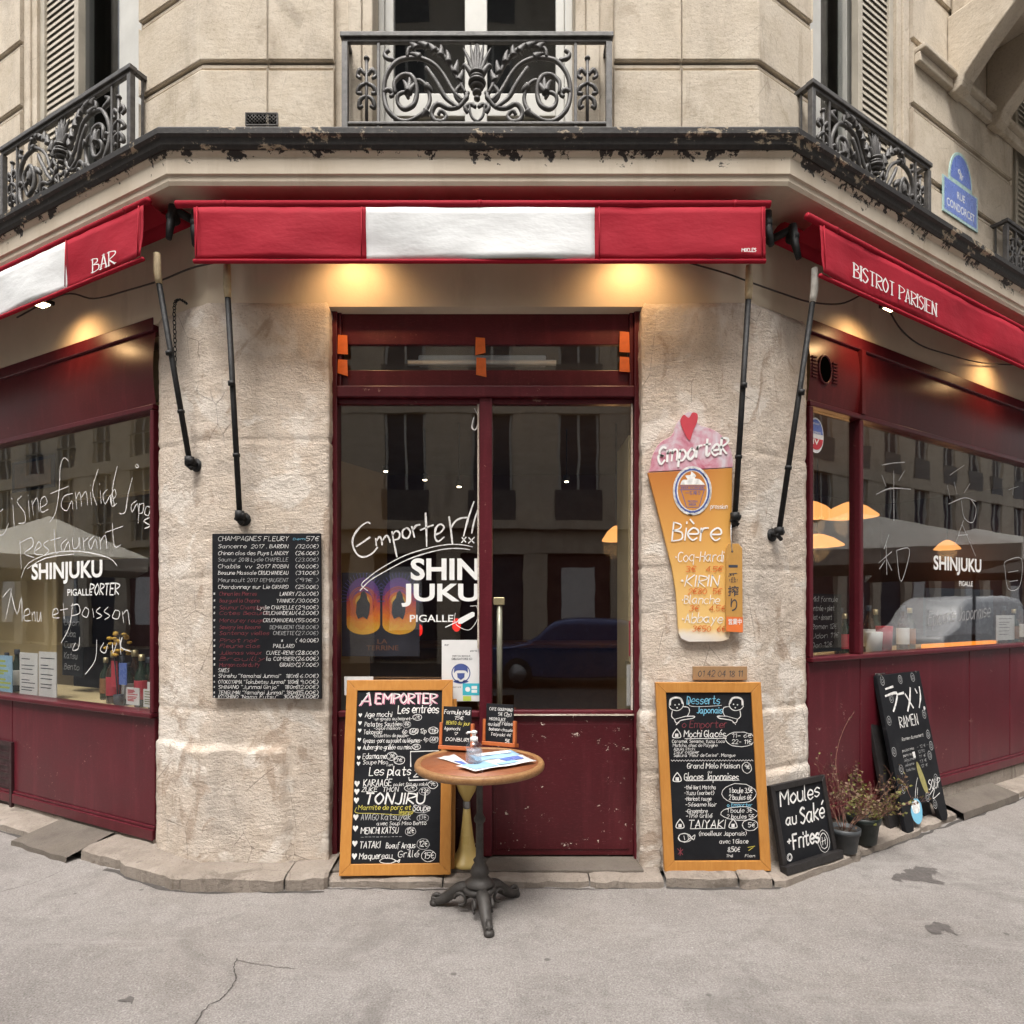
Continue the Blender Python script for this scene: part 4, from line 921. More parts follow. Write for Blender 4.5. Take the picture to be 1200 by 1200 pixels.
# ================================================================== AWNINGS, folded against the wall
def awning(label, fr, a0, a1, zt, zb, d, bands, arms, letters=None, open0=True):
    A = thing('awning', label, 'awning', fr((a0 + a1) / 2, zb, 0), 'red awnings with a white band')
    def cloth(b0, b1):
        n = max(4, int((b1 - b0) / .03)); rows = []
        for v in range(9):
            r = []
            for i in range(n + 1):
                a = b0 + (b1 - b0) * i / n; w = v / 8
                wv = sin(a * 5.2 + 1.3) * .010 * w + noise.noise(Vector((a * 2.2, w * 1.4, d))) * .022 * (w * .7 + .25) + noise.noise(Vector((a * 7, w * 2.5, d + 3))) * .005
                r.append(fr(a, zt + (zb + .018 - zt) * w + (noise.noise(Vector((a * 3, 2, d))) * .006 if v == 0 else 0), d + wv))
            rows.append(r)
        m = MB(); m.grid(rows[::-1]); return m
    for kind, b0, b1 in bands:
        o = obj('white_band' if kind == 'w' else 'valance', cloth(b0, b1), M['white_fabric' if kind == 'w' else 'red'], A)
        so = o.modifiers.new('thickness', 'SOLIDIFY'); so.thickness = .003
    mb = MB()
    for b in [q for kd, b0, b1 in bands if kd == 'r' for q in (b0 + .022, b1 - .022)]:
        mb.tube([fr(b, zt - .004, d + .010), fr(b + .001, (zt + zb) / 2, d + .015), fr(b, zb + .02, d + .016)], .0035, 5)
    obj('seam', mb, M['red'], A)
    mb = MB(); mb.tube([fr(a0, zb + .008, d), fr(a1, zb + .008, d)], .012, 10)
    obj('hem', mb, M['red'], A)
    e = .06
    mb = MB(); mb.tube([fr(a0 - (.10 if open0 else .02), zt + .022, d - .012), fr(a1 + .03, zt + .022, d - .012)], .019, 14)
    for a in (a0 + .16, a1 - .16, (a0 + a1) / 2): mb.tube([fr(a - .012, zt + .022, d - .012), fr(a + .012, zt + .022, d - .012)], .021, 14)
    obj('front_bar', mb, M['red'], A)
    # the rest of the cloth rolled up under the cornice
    mb = MB(); rows = []
    for q in range(7):
        t = q / 6; rows.append([fr(a0 + (a1 - a0) * i / 40, zt + .04 + .05 * t - .05 * sin(pi * t), d - .02 - (d + .0) * t * .92) for i in range(41)])
    mb.grid(rows); mb.tube([fr(a0 - .02, zt + .06, .07), fr(a1 + .02, zt + .06, .07)], .06, 14)
    obj('rolled_cloth', mb, M['red'], A)
    for (pa, pz, pd), (qa, qz, qd), sleeve in arms:
        t, b = fr(pa, pz, pd), fr(qa, qz, qd); h = holder('arm', A)
        mb = MB(); mb.tube([t.lerp(b, .04), b], [.0155, .0155], 10)
        mb.tube([t.lerp(b, .42) + fr.n * .012, t.lerp(b, .44) + fr.n * .012], .019, 10); mb.tube([t.lerp(b, .73), t.lerp(b, .745)], .02, 10)
        obj('rod', mb, M['arm'], h)
        mb = MB(); mb.tube([t + Vector((0, 0, .10)), t.lerp(b, .01), t.lerp(b, .04), t.lerp(b, .065)], [.018, .021, .020, .0175], 10); obj('sleeve', mb, M[sleeve], h)
        w = fr(qa, qz, 0); mb = MB(); mb.tube([b + fr.v * .02, b - fr.v * .025], .026, 10); mb.tube([b, b + fr.u * .03 - fr.v * .01], .018, 8); mb.tube([b - fr.v * .01, w - fr.v * .02 - fr.n * .01], .02, 8)
        mb.tube([fr(qa, qz - .02, .008), fr(qa, qz - .02, -.01)], .04, 12); mb.tube([b - fr.u * .025 - fr.v * .02, b + fr.u * .02 - fr.v * .05], .012, 8)
        obj('wall_hook', mb, M['arm'], h)
    # cast pulley heads at the ends
    for a in (a0 - .05, a1 + .06):
        mb = MB(); mb.tube([fr(a, zt + .05, d * .55), fr(a, zt - .06, d * .6), fr(a + .01, zt - .15, d * .66)], [.024, .022, .016], 9)
        mb.tube([fr(a - .015, zt - .02, d * .55), fr(a + .015, zt - .02, d * .55)], .036, 14); mb.tube([fr(a, zt + .03, d * .5), fr(a, zt + .04, 0)], .022, 8)
        obj('pulley', mb, M['arm'], A)
    if letters:
        mb = MB()
        for fn in letters: fn(mb)
        obj('lettering', mb, M['lettering'], A)
    return A
fx = lambda px, d: (px - 600) * (YF - d) / KF
dF = .28
awning('red awning with a wide white band folded over the entrance', FR, fx(227, dF), fx(897, dF), 3.690, 3.392, dF,
       [('r', fx(227, dF), fx(429, dF)), ('w', fx(429, dF), fx(697, dF)), ('r', fx(697, dF), fx(897, dF))],
       [((fx(266, .2), 3.33, .20), (fx(280, .07), 2.08, .06), 'tape_sleeve'), ((fx(878, .2), 3.32, .20), (fx(862, .07), 2.07, .06), 'tape_sleeve')],
       [lambda mb: write(mb, FR.off(dF + .018), 'MOCLES', fx(868, dF), 3.442, .018, .075, 0, .2, 0)])
dS = .30
aE = along(LE, 167.5, dS); aW = along(LE, 77, dS)
(ta, tz), (qa, qz) = wallpt(LE, 184, 318, .2), wallpt(LE, 218, 540, .05)
l0, lz0 = wallpt(LE, 112.5, 322, dS); l1, _ = wallpt(LE, 138.5, 312, dS)
awning('red awning lettered BAR over the left street window', LE, -6.5, aE, 3.742, 3.440, dS, [('w', -4.0, aW), ('r', aW, aE), ('r', -6.5, -4.0)],
       [((ta, tz, .2), (qa + .03, qz, .05), 'tape_sleeve')], [lambda mb: write(mb, LE.off(dS + .019), 'BAR', l0, 3.470, .078, l1 - l0, .0, .17, 0, nib=True, serif=True)])
aS = along(RI, 961, dS)
(ta, tz), (qa, qz) = wallpt(RI, 955, 335, .22), wallpt(RI, 913, 622, .05)
l0, _ = wallpt(RI, 997, 330, dS); l1, _ = wallpt(RI, 1093.5, 370, dS)
awning('red awning lettered BISTROT PARISIEN over the right street window', RI, aS, 6.5, 3.66, 3.372, dS, [('r', aS, 4.4), ('w', 4.4, 6.5)],
       [((ta, tz, .22), (qa, qz, .05), 'white_sleeve')], [lambda mb: write(mb, RI.off(dS + .019), 'BISTROT PARISIEN', l0, 3.442, .082, l1 - l0, .0, .165, 0, nib=True, serif=True)], open0=True)

# chain hanging beside the left awning arm
mb = MB(); (a0, z0), (a1, z1) = wallpt(LE, 210, 358, .03), wallpt(LE, 205, 446, .05)
pts = smooth([(a0 + .06, z0 - .0, .02), (a0 + .03, z0 + .02, .05), (a0, z0 - .02, .06), (a0 - .01, (z0 + z1) / 2, .05), (a1, z1, .05)], 9)
for i in range(len(pts) - 1):
    p, q = LE(pts[i][0], pts[i][1], pts[i][2]), LE(pts[i + 1][0], pts[i + 1][1], pts[i + 1][2]); t = q - p; L_ = t.length; t.normalize()
    s_ = (LE.u if i % 2 else LE.n); s_ = (s_ - t * s_.dot(t)).normalized()
    mb.tube([p + t * (L_ / 2) + t * cos(w) * L_ * .62 + s_ * sin(w) * .009 for w in [2 * pi * j / 10 for j in range(11)]], .0028, 5, cap=False)
single('chain', mb, M['arm'], 'black chain hanging from a hook by the left awning arm', 'chain')
# loose cable slung under the awnings round the corner
def cable(L, label, r=.0055):
    mb = MB(); mb.tube(smooth([fr(*wallpt(fr, px, py, d), d) for fr, px, py, d in L], 6), r, 6); single('cable', mb, M['cable'], label, 'cable')
cable([(LE, 20, 372, .02), (LE, 75, 345, .03), (LE, 110, 350, .03), (LE, 150, 340, .03), (LE, 190, 328, .05), (FR, 232, 312, .04), (FR, 300, 300, .02)], 'thin brown cable sagging along the wall under the left awning')
cable([(FR, 800, 306, .02), (FR, 850, 320, .03), (FR, 880, 331, .03), (RI, 920, 345, .04), (RI, 950, 354, .05), (RI, 985, 356, .03), (RI, 1010, 345, .02)], 'thin brown cable drooping under the awnings at the right corner')
cable([(RI, 1040, 360, .03), (RI, 1055, 385, .04), (RI, 1078, 404, .05), (RI, 1110, 415, .05), (RI, 1150, 425, .04), (RI, 1198, 428, .02)], 'thin dark cable looping below the bistro lettering')

# flood lamps under the awnings (lit)
def flood(fr, a, z, d, label, power=5.6):
    t = thing('flood_lamp', label, 'lamp', fr(a, z, d), 'lit flood lamps under the awnings')
    mb = MB(); mb.box(fr, a - .062, a + .062, z + .012, z + .036, d - .042, d + .042); mb.box(fr, a - .012, a + .012, z + .0361, z + .13, d - .01, d + .01); obj('housing', mb, M['arm'], t, .004)
    mb = MB(); mb.box(fr, a - .042, a + .042, z + .007, z + .0119, d - .024, d + .024); obj('lamp_face', mb, M['lamp'], t)
    l = bpy.data.lights.new('flood_light', 'SPOT'); l.energy = power; l.color = (1, .60, .27); l.spot_size = radians(135); l.spot_blend = .9; l.shadow_soft_size = .04
    o = bpy.data.objects.new('flood_light', l); COL.objects.link(o); o.parent = t
    v = (fr.n * .95 + Vector((0, 0, 1))).normalized(); o.location = fr(a, z - .005, d) - ORIG[t.name]; o.rotation_euler = v.to_track_quat('Z', 'Y').to_euler()
flood(FR, (408 - 600) * 3.55 / 750, 3.575, .205, 'lit flood lamp tucked behind the entrance awning, above the door\'s left edge')
flood(FR, (742 - 600) * 3.55 / 750, 3.575, .205, 'lit flood lamp tucked behind the entrance awning, above the door\'s right edge')
a, z = wallpt(LE, 57, 362, .20); flood(LE, a, z, .235, 'lit square flood lamp below the white band of the left awning')
a, z = wallpt(RI, 1037, 366, .20); flood(RI, a, z, .235, 'lit square flood lamp below the bistro lettering')
a, z = wallpt(RI, 1190, 415, .20); flood(RI, a, z, .235, 'lit flood lamp farthest along the right street awning')

# orange tape on the transom
for i, (px, py, h_, tilt, lab) in enumerate(((403, 406, 13, .0, 'orange tape strip, upper of the two at the left end of the transom'), (403, 433, 11, .03, 'orange tape strip, lower of the two at the left end of the transom'), (563, 405, 10, -.04, 'orange tape strip, upper of the two at the middle of the transom'), (564, 431, 13, .02, 'orange tape strip, lower of the two at the middle of the transom'),
                          (731, 403, 14, 0, 'orange tape strip, upper of the two at the right end of the transom'), (731, 429, 10, 0, 'orange tape strip, lower of the two at the right end of the transom'))):
    x, z = dm(px, py); w = .031; hh = h_ * .0042; mb = MB(); fr = FR.off(DD + .0265 if px in (403, 731) else DD + .008)
    mb.prism(fr, [(x - w, z - hh + tilt * .5), (x + w, z - hh - .004), (x + w - .004, z + hh), (x - w + .003, z + hh + .004)], 0, .0015)
    single('tape_strip', mb, M['orange_tape'], lab, 'tape', 'orange tape on the transom window')

# ================================================================== SIGNS ON THE WALLS
# street name plate
(a0, z0), (a1, z1) = wallpt(RI, 1105.5, 250, .045), wallpt(RI, 1146.5, 268, .045)
zc = height(RI, 1105.5, 203, .045); zb = height(RI, 1105.5, 246, .045); zt = height(RI, 1125, 178, .045)
T = thing('street_sign', 'blue enamel street name plate with a rounded top on the right upper wall', 'street sign', RI((a0 + a1) / 2, zb, .034))
ac = (a0 + a1) / 2; wd = (a1 - a0); R_ = wd * .33
def plate(k): return [(a0 + k, zb + k), (a1 - k, zb + k), (a1 - k, zc - k), (ac + R_ - k, zc - k)] + [(ac + (R_ - k) * cos(pi * i / 14), zc - k + .02 + (zt - zc - .02) * sin(pi * i / 14)) for i in range(15)] + [(ac - R_ + k, zc - k), (a0 + k, zc - k)]
mb = MB(); mb.prism(RI, plate(0), .034, .042); obj('plate', mb, M['enamel_green'], T, .002)
mb = MB(); mb.poly(RI, [(a0 + .022, zb + .022), (a1 - .022, zb + .022), (a1 - .022, zc - .012), (a0 + .022, zc - .012)], .0425)
mb.poly(RI, [(ac + (R_ - .02) * cos(pi * i / 14), zc + .022 + (zt - zc - .045) * sin(pi * i / 14)) for i in range(15)], .0425); obj('blue_field', mb, M['enamel_blue'], T)
mb = MB(); h_ = (zc - zb)
typeset(mb, RI, 'RUE', ac - .06, ac + .06, zb + h_ * .58, zb + h_ * .78, .01, .043); typeset(mb, RI, 'CONDORCET', ac - wd * .40, ac + wd * .40, zb + h_ * .22, zb + h_ * .44, .01, .043)
write(mb, RI.off(.043), '9', ac - .05, zc + .05, .07, w=.14); write(mb, RI.off(.043), 'Ar', ac - .015, zc + .05, .05, w=.14)
obj('lettering', mb, M['enamel_white'], T)

def rpt(rnd, s): return s
R5 = random.Random(11)
# wine board on the left pillar
fb = FR.off(.038); BX = lambda px: (px - 600) * (YF - .03) / KF; BZ = lambda py: EYE + (HZ - py) * (YF - .03) / KF
T = thing('wine_menu_board', 'black chalkboard listing champagnes and wines hung on the left stone pillar', 'chalkboard', FR((BX(249) + BX(376)) / 2, BZ(820), 0))
mb = MB(); rows = [(BX(249.5), BZ(818)), (BX(377), BZ(819)), (BX(376), BZ(625)), (BX(249), BZ(625.5))]; mb.prism(FR, rows, .016, .036); obj('board', mb, M['slate'], T, .003)
mb = MB(); red = MB(); blu = MB(); dim = MB()
L26 = [('CHAMPAGNES FLEURY', '57€'), ('Sancerre  2017 . BARDIN', '/32.00€)'), ('Chinon clos des Puys LANDRY', '(26.00€)'), ('Saumur 2018 Lydie CHAPELLE', '(23.00€)'), ('Chablis  vv  2017 ROBIN', '(40.00€)'), ('Beaune Massale CRUCHANDEAU', '(31.00€)'), ('Meursault 2017 DEMAUGENT', '(91€ )'), ('Chardonnay sur Lie GIRARD', '(25.00€)'),
       ('Chinon les Pierres|LANDRY', '/26.00€)'), ('Bourgueil la Chopine|YANNICK', '/30.00€)'), ('Saumur Champigny|Lydie CHAPELLE', '(29.00€)'), ('Cotes Beaune|CRUCHANDEAU', '(42.00€)'), ('Mercurey rouge|CRUCHANDEAU', '(55.00€)'), ('Savigny les Beaune|DEMAUGENT', '(58.00€)'), ('Santenay vieilles|CHERETTE', '(27.00€)'), ('Pinot noir|*', '( 40.00€)'), ('Fleurie clos|PAILLARD', ''), ('Julienas vieux|CUVEE-RENE', '(28.00€)'), ('Brouilly|la COMBIER', '(26.00€)'), ('Morgon cote du Py|GIRARD', '(27.00€)'),
       ('SAKES', ''), ('Shinshu "Yamahai Junmai"   180ml', '( 6.00€)'), ('OTOKOYAMA "Tokubetsu Junmai" 180ml', '( 9.00€)'), ('SHINANO "Junmai Ginjo"   180ml', '(12.00€)'), ('TENGUMAI "Yamahai Junmai" 180ml', '(15.00€)'), ('KOSHINO "Nama Futsu"   300ml', '(23.00€)')]
ys = [634, 642.5, 650.5, 658, 666, 673.5, 682, 690, 698, 706, 714, 720.5, 729, 737, 744, 752.5, 759, 767, 774, 781, 787.5, 794, 801, 807, 813.5, 818.5]
for i, ((t, p), y) in enumerate(zip(L26, ys)):
    h_ = .021 if i else .026; zz = BZ(y); mb_ = dim if i in (3, 6, 13, 14) else mb; ww = .0021 / h_ * 1.1
    x1p = BX(374.5)
    if p: write(mb_, fb, p, x1p - .135 if i else x1p - .075, zz, h_, .128 if i else .07, w=ww, rnd=R5)
    if '|' in t:
        a_, b_ = t.split('|'); write(red, fb, a_, BX(258), zz, h_, (BX(300 + R5.random() * 16) - BX(258)), w=ww, rnd=R5)
        write(mb_, fb, b_, BX(max(302, 352 - len(b_) * 3.9) if b_ != '*' else 330), zz, h_, (BX(345) - BX(max(302, 352 - len(b_) * 3.9))) if b_ != '*' else None, w=ww, rnd=R5)
        write(mb_, fb, '*', BX(251), zz + .004, h_ * .8, w=.18, rnd=R5)
    else:
        write(mb_, fb, t, BX(256.5), zz, h_, (BX(338 if i < 20 else 350) - BX(256.5)) if i != 20 else None, w=ww, rnd=R5)
        if i > 20: write(mb_, fb, '*', BX(251), zz + .004, h_ * .7, w=.18, rnd=R5)
write(blu, fb, 'Demi', BX(344), BZ(633), .012, BX(358) - BX(344), w=.12)
for m_, n_ in ((mb, 'chalk'), (red, 'chalk_red'), (blu, 'chalk_blue'), (dim, 'chalk_dim')): obj('lettering', m_, M[n_], T)

# beer glass sign on the right pillar
bs = lambda x, y: ((750 + x / 4 - KX) * (YF - .035) / KF, EYE + (HZ - (470 + y / 4)) * (YF - .035) / KF)
T = thing('beer_sign', 'cut-out sign shaped like a frothy beer glass with a red heart', 'sign', FR((812 - 600) * 3.7 / 750, BZ(752), 0))
beer = [bs(*q) for q in ((36, 335), (434, 312), (432, 480), (428, 700), (425, 900), (424, 1100), (415, 1118), (380, 1128), (230, 1130), (195, 1115), (182, 1090), (170, 900), (150, 780), (120, 660), (80, 500))]
k = N('printed_beer'); sp = k.n('SeparateXYZ', {'Vector': k.tc.outputs['Object']}).outputs; nz = k.noise(5, 4.)
zz = k.math('ADD', sp['Z'], k.math('MULTIPLY', nz, .12)); xx = sp['X']
colr = k.ramp(k.bw(zz, 0.05, 1.15), [(0, c('#c9c4c2')), (.045, c('#d9cfc0')), (.075, c('#e0bb78')), (.35, c('#d8aa62')), (.62, c('#c99048')), (.9, c('#b26c2c'))])
colr = k.mix(k.math('MULTIPLY', k.bw(xx, .02, .22), .35), colr, c('#dcae55'))
M['beer'] = k.bsdf(colr, .45)
mb = MB(); mb.prism(FR, beer, .012, .032); obj('glass_body', mb, M['beer'], T, .003)
k = N('printed_foam'); f = k.noise(9, 4., .6, None, .6)
M['foam'] = k.bsdf(k.ramp(f, [(.35, c('#c8bfc6')), (.52, c('#c08a98')), (.66, c('#a84862'))]), .5)
foam = [bs(*q) for q in smooth([(40, 332), (50, 310), (62, 250), (95, 195), (150, 160), (170, 110), (200, 70), (230, 50), (262, 65), (275, 110), (320, 125), (370, 150), (410, 195), (432, 250), (436, 310)], 4)]
mb = MB(); mb.prism(FR, foam[::-1], .0145, .0345); obj('foam', mb, M['foam'], T, .003)
fS = FR.off(.0355)
mb = MB(); mb.poly(fS, [bs(*q) for q in smooth([(232, 185), (205, 145), (188, 95), (205, 65), (228, 80), (245, 55), (268, 62), (268, 95), (248, 140)], 5, True)][::-1], .003); obj('heart', mb, M['ink_red'], T)
mb = MB(); S = lambda x, y: bs(x, y)
def sg(t, x0, x1, y, h_, w=.1, m_=None):
    a0, b0 = bs(x0, y); a1, b1 = bs(x1, y); write(m_ or mb, fS, t, a0, b0, h_ / 4 * (YF - .035) / KF, a1 - a0, w=w, rnd=R5, cc=.0006)
a0, b0 = bs(85, 295); write(mb, fS, 'ƐmporteR', a0, b0, .095, bs(405, 0)[0] - a0, w=.13, rise=.16, rnd=R5, cc=.004)
sg('Bière', 150, 372, 655, 88, .085); sg('pression', 330, 408, 505, 22, .12); sg('~Coq-Hardi', 160, 388, 752, 46, .085); sg('~KIRIN', 180, 365, 868, 52, .095); sg('~Blanche', 190, 370, 950, 38, .085); sg('~Abbaye', 190, 385, 1040, 42, .085)
obj('lettering', mb, M['lettering'], T)
mb = MB()
for t, x0, x1, y in (('3€   4.5€', 215, 385, 800), ('2€80  5€', 225, 380, 905), ('3€   4.5€', 230, 400, 985), ('3€50  6€', 245, 400, 1080)): sg(t, x0, x1, y, 26, .13, mb)
obj('prices', mb, M['chalk_orange'], T)
e = [bs(245 + 88 * cos(2 * pi * i / 28) * (1 if abs(sin(2 * pi * i / 28)) < .8 else .92), 420 + 112 * sin(2 * pi * i / 28)) for i in range(28)]
mb = MB(); mb.poly(fS, e[::-1], .0002); ring(mb, fS, *bs(245, 420), .108, .138, .006, .0002, wob=0, n=30); obj('badge', mb, M['chalk'], T)
mb = MB(); mb.poly(fS, [bs(245 + 68 * cos(2 * pi * i / 28), 420 + 92 * sin(2 * pi * i / 28)) for i in range(28)][::-1], .0008); obj('badge_field', mb, M['beer'], T)
mb = MB(); ring(mb, fS, *bs(245, 420), .095, .122, .010, .0012, wob=0, n=30); 
strokes(mb, fS, [[(192, 418), (218, 498)], [(300, 418), (276, 498)], [(218, 498), (276, 498)], [(186, 398), (306, 398)], [(186, 416), (306, 416)]], .004, .0014, mp=S, fine=1)
typeset(mb, fS, 'BEER CORNER', *[v for q in ((192, 412), (300, 402)) for v in bs(*q)][0:1], bs(300, 0)[0], bs(0, 412)[1], bs(0, 402)[1], .01, .0015); typeset(mb, fS, '一番搾り', bs(212, 0)[0], bs(282, 0)[0], bs(0, 440)[1], bs(0, 422)[1], .01, .0015)
typeset(mb, fS, 'FROZEN', bs(224, 0)[0], bs(268, 0)[0], bs(0, 476)[1], bs(0, 466)[1], .01, .0015); typeset(mb, fS, 'BEER', bs(228, 0)[0], bs(264, 0)[0], bs(0, 490)[1], bs(0, 480)[1], .01, .0015)
for i in range(22):
    w = 2 * pi * i / 22; x, y = 245 + 80 * cos(w), 420 + 103 * sin(w); a_, b_ = bs(x, y); mb.ribbon(fS, [(a_ - .003 * sin(w), b_ - .004 * cos(w)), (a_ + .003 * sin(w), b_ + .004 * cos(w))], .006, .0013)
obj('badge_lines', mb, M['ink_blue'], T)
mb = MB(); mb.poly(fS, [bs(*q) for q in smooth([(188, 392), (200, 370), (222, 368), (212, 350), (236, 346), (240, 330), (262, 350), (256, 362), (280, 368), (304, 392)], 4)][::-1], .0016); obj('frozen_swirl', mb, M['chalk'], T)
# narrow hanging tag beside it
tg = lambda x, y: ((750 + x / 4 - KX) * (YF - .05) / KF, EYE + (HZ - (470 + y / 4)) * (YF - .05) / KF)
T = thing('hanging_tag', 'narrow yellow wooden tag with vertical Japanese characters hanging beside the beer sign', 'sign', FR((862 - 600) * 3.66 / 750, 1.4, 0))
mb = MB(); mb.prism(FR, [tg(*q) for q in ((402, 1082), (482, 1086), (480, 690), (462, 668), (415, 668), (405, 690))], .040, .050); obj('board', mb, wood('tag_wood', (.48, .25, .06, 1), (.55, .30, .08, 1), .45, (3, 3, 1), .1), T, .002)
mb = MB(); ft = FR.off(.051)
for i, ch in enumerate('一番搾り'):
    y0, y1 = ((768, 780), (805, 852), (866, 915), (925, 985))[i]; x0, x1 = ((415, 458), (412, 462), (412, 462), (424, 456))[i]
    typeset(mb, ft, ch, tg(x0, 0)[0], tg(x1, 0)[0], tg(0, y1)[1], tg(0, y0)[1], .012)
mb.disc(ft, *tg(432, 705), .006); obj('lettering', mb, M['ink'], T)
mb = MB(); mb.poly(ft, [tg(*q) for q in ((404, 1080), (482, 1084), (482, 1012), (404, 1010))], .0002); obj('red_strip', mb, M['chalk_orange'], T)
mb = MB(); typeset(mb, ft, '営業中', tg(414, 0)[0], tg(476, 0)[0], tg(0, 1048)[1], tg(0, 1020)[1], .012, .0006); obj('strip_lettering', mb, M['lettering'], T)
mb = MB(); mb.tube([FR(*tg(432, 705), .051), FR(*tg(425, 640), .055), FR(*tg(424, 560), .06)], .0025, 5); obj('cord', mb, M['paper'], T)
# phone number plaque above the dessert board
mb = MB(); x0, x1 = BX(812), BX(876); mb.box(FR, x0, x1, BZ(797), BZ(781), .018, .026)
T = thing('phone_plaque', 'small brown wooden plaque with a handwritten phone number above the dessert board', 'sign', FR((x0 + x1) / 2, BZ(797), .01)); obj('plaque', mb, wood('plaque_wood', (.30, .17, .08, 1), (.38, .23, .11, 1), .6, (4, 4, 1)), T, .002)
mb = MB(); write(mb, FR.off(.0265), '01 42 04 18 11', x0 + .03, BZ(793), .034, x1 - x0 - .06, w=.11, rnd=R5); obj('lettering', mb, M['ink'], T)

# ================================================================== BOARDS STANDING ON THE KERB
def leaning(bl, br, up):
    u = (br - bl).normalized(); v = up.normalized(); n = u.cross(v).normalized(); v = n.cross(u).normalized() if abs(u.dot(v)) < .02 else v
    return Frame(bl, u, v, n), (br - bl).length, up.length
def framed(T, fr, w, h, fw, mat, th=.028, board='slate'):
    mb = MB()
    pa = [(0, 0), (w, 0), (w, h), (0, h)]; pi_ = [(fw, fw), (w - fw, fw), (w - fw, h - fw), (fw, h - fw)]
    for i in range(4):
        j = (i + 1) % 4; mb.prism(fr, [pa[i], pa[j], pi_[j], pi_[i]], -th, 0)
    obj('frame', mb, mat, T, .003)
    mb = MB(); mb.box(fr, fw - .004, w - fw + .004, fw - .004, h - fw + .004, -th * .8, -th * .35); obj('board', mb, M[board], T)
    return fr.off(-th * .35 + .0012)
# ---- take-away menu
bl, br = floorpt(397, 1027, .062), floorpt(528, 1026, .062); br.z = bl.z = .062; br.y = bl.y + .02
fr, w_, h_ = leaning(bl, br, Vector((.006, .20, 1.065)))
T = thing('takeaway_menu_board', 'large pine framed chalkboard headed A EMPORTER leaning by the door', 'chalkboard', bl.lerp(br, .5))
fs = framed(T, fr, w_, h_, .062, M['pine'])
mb = MB(); fb2 = fr.off(-.05)
rear = Frame(fr.o + Vector((0, .075, 0)) + fr.u * .014, fr.u, Vector((0, .165, 1.06)).normalized(), fr.n)
for q in ((0, w_, 0, .05), (0, w_, .91, .96), (0, .05, .0501, .9099), (w_ - .05, w_, .0501, .9099)): mb.box(rear, *q, -.025, 0)
obj('rear_frame', mb, M['pine'], T, .003)
cx = lambda x: (x - 80) / (582 - 80) * (w_ - .124) + .062
cz = lambda y: h_ - .062 - (y - 88) / (1085 - 88) * (h_ - .124)
W_, PK, YE, DIM = MB(), MB(), MB(), MB()
def L(t, x0, x1, y, hh, m=None, w=.12, rise=.0, sl=.1):
    write(m or W_, fs, t, cx(x0), cz(y), hh * (h_ - .124) / 997, (cx(x1) - cx(x0)) if x1 else None, slant=sl, w=w, rise=rise, rnd=R5)
L('A', 100, 160, 172, 66, w=.1); L('EMPORTER', 190, 545, 165, 58, w=.12, sl=.02)
for q in (-2.5, 2.5): write(PK, fs.off(-.0006), 'EMPORTER', cx(190 + q * 2), cz(168 + q), 60 * (h_ - .124) / 997, cx(548) - cx(190), slant=.02, w=.13, rnd=R5); write(PK, fs.off(-.0006), 'A', cx(100 + q), cz(176), .068, cx(160) - cx(100), w=.12)
W_.ribbon(fs, [(cx(135), cz(108)), (cx(150), cz(100))], .006)
L('Les entrées', 322, 562, 225, 46, w=.13, rise=-.0)
for t, x0, x1, y, hh in (('Age mochi', 130, 285, 246, 30), ('-un gyoza au beignet-', 180, 405, 266, 18), ('2€', 420, 452, 258, 22), ('Patates Sautées', 130, 345, 302, 26), ('-Saké maison-', 185, 345, 322, 18), ('4€', 360, 392, 302, 24), ('Takoyaki', 125, 230, 348, 26), ('6p  (6€) 12p  (11€)', 352, 560, 344, 26), ('-boulettes de poulpe-', 180, 390, 366, 18),
                       ('Gyozas -porc ou poulet ou légumes-', 125, 465, 398, 24), ('4p (6€)', 476, 560, 392, 24), ('Aubergine grillée au miso', 125, 410, 438, 26), ('5€', 420, 448, 432, 22), ('Edamame', 125, 262, 492, 30), ('3€', 275, 312, 490, 26), ('Soupe Miso', 128, 270, 524, 24), ('3€', 312, 355, 512, 24), ('Ten', 262, 300, 536, 16)): L(t, x0, x1, y, hh)
L('Les plats', 165, 405, 588, 48, w=.12); L('20h', 422, 520, 598, 48, w=.12)
strokes(W_, fs, [[(565, 448), (402, 452), (405, 540)], [(395, 602), (398, 618), (570, 614)]], .007, mp=lambda x, y: (cx(x), cz(y)), fine=1)
for t, x0, x1, y, hh, w in (('KARAAGE', 135, 295, 650, 38, .12), ('poulet frit au saké', 308, 500, 650, 18, .12), ('9€', 512, 550, 650, 24, .12), ('ZUKE  THON', 125, 335, 682, 26, .13), ('12€', 380, 430, 670, 20, .12), ('TONJIRU', 145, 485, 752, 62, .15), ('13€', 465, 512, 692, 24, .11)): L(t, x0, x1, y, hh, w=w)
L('Marmite de porc et', 110, 410, 785, 26, YE); L('légumes', 345, 420, 808, 20, YE); L('Soupe', 425, 520, 792, 34); L('AVAGO Katsuyak', 128, 410, 842, 34, DIM); L('13€', 455, 500, 842, 26, DIM); L('avec Soup Miso Bento', 218, 500, 872, 20); L('MENCHI KATSU', 130, 340, 918, 34); L('12€', 390, 432, 918, 28); L('-----------', 130, 360, 945, 18, DIM)
L('TATAKI', 125, 240, 998, 36); L('Boeuf Angus', 275, 440, 1000, 30); L('12€', 460, 510, 992, 30); L('Maquereau', 125, 310, 1058, 32); L('Grillé', 345, 460, 1050, 34); L('15€', 490, 548, 1060, 34)
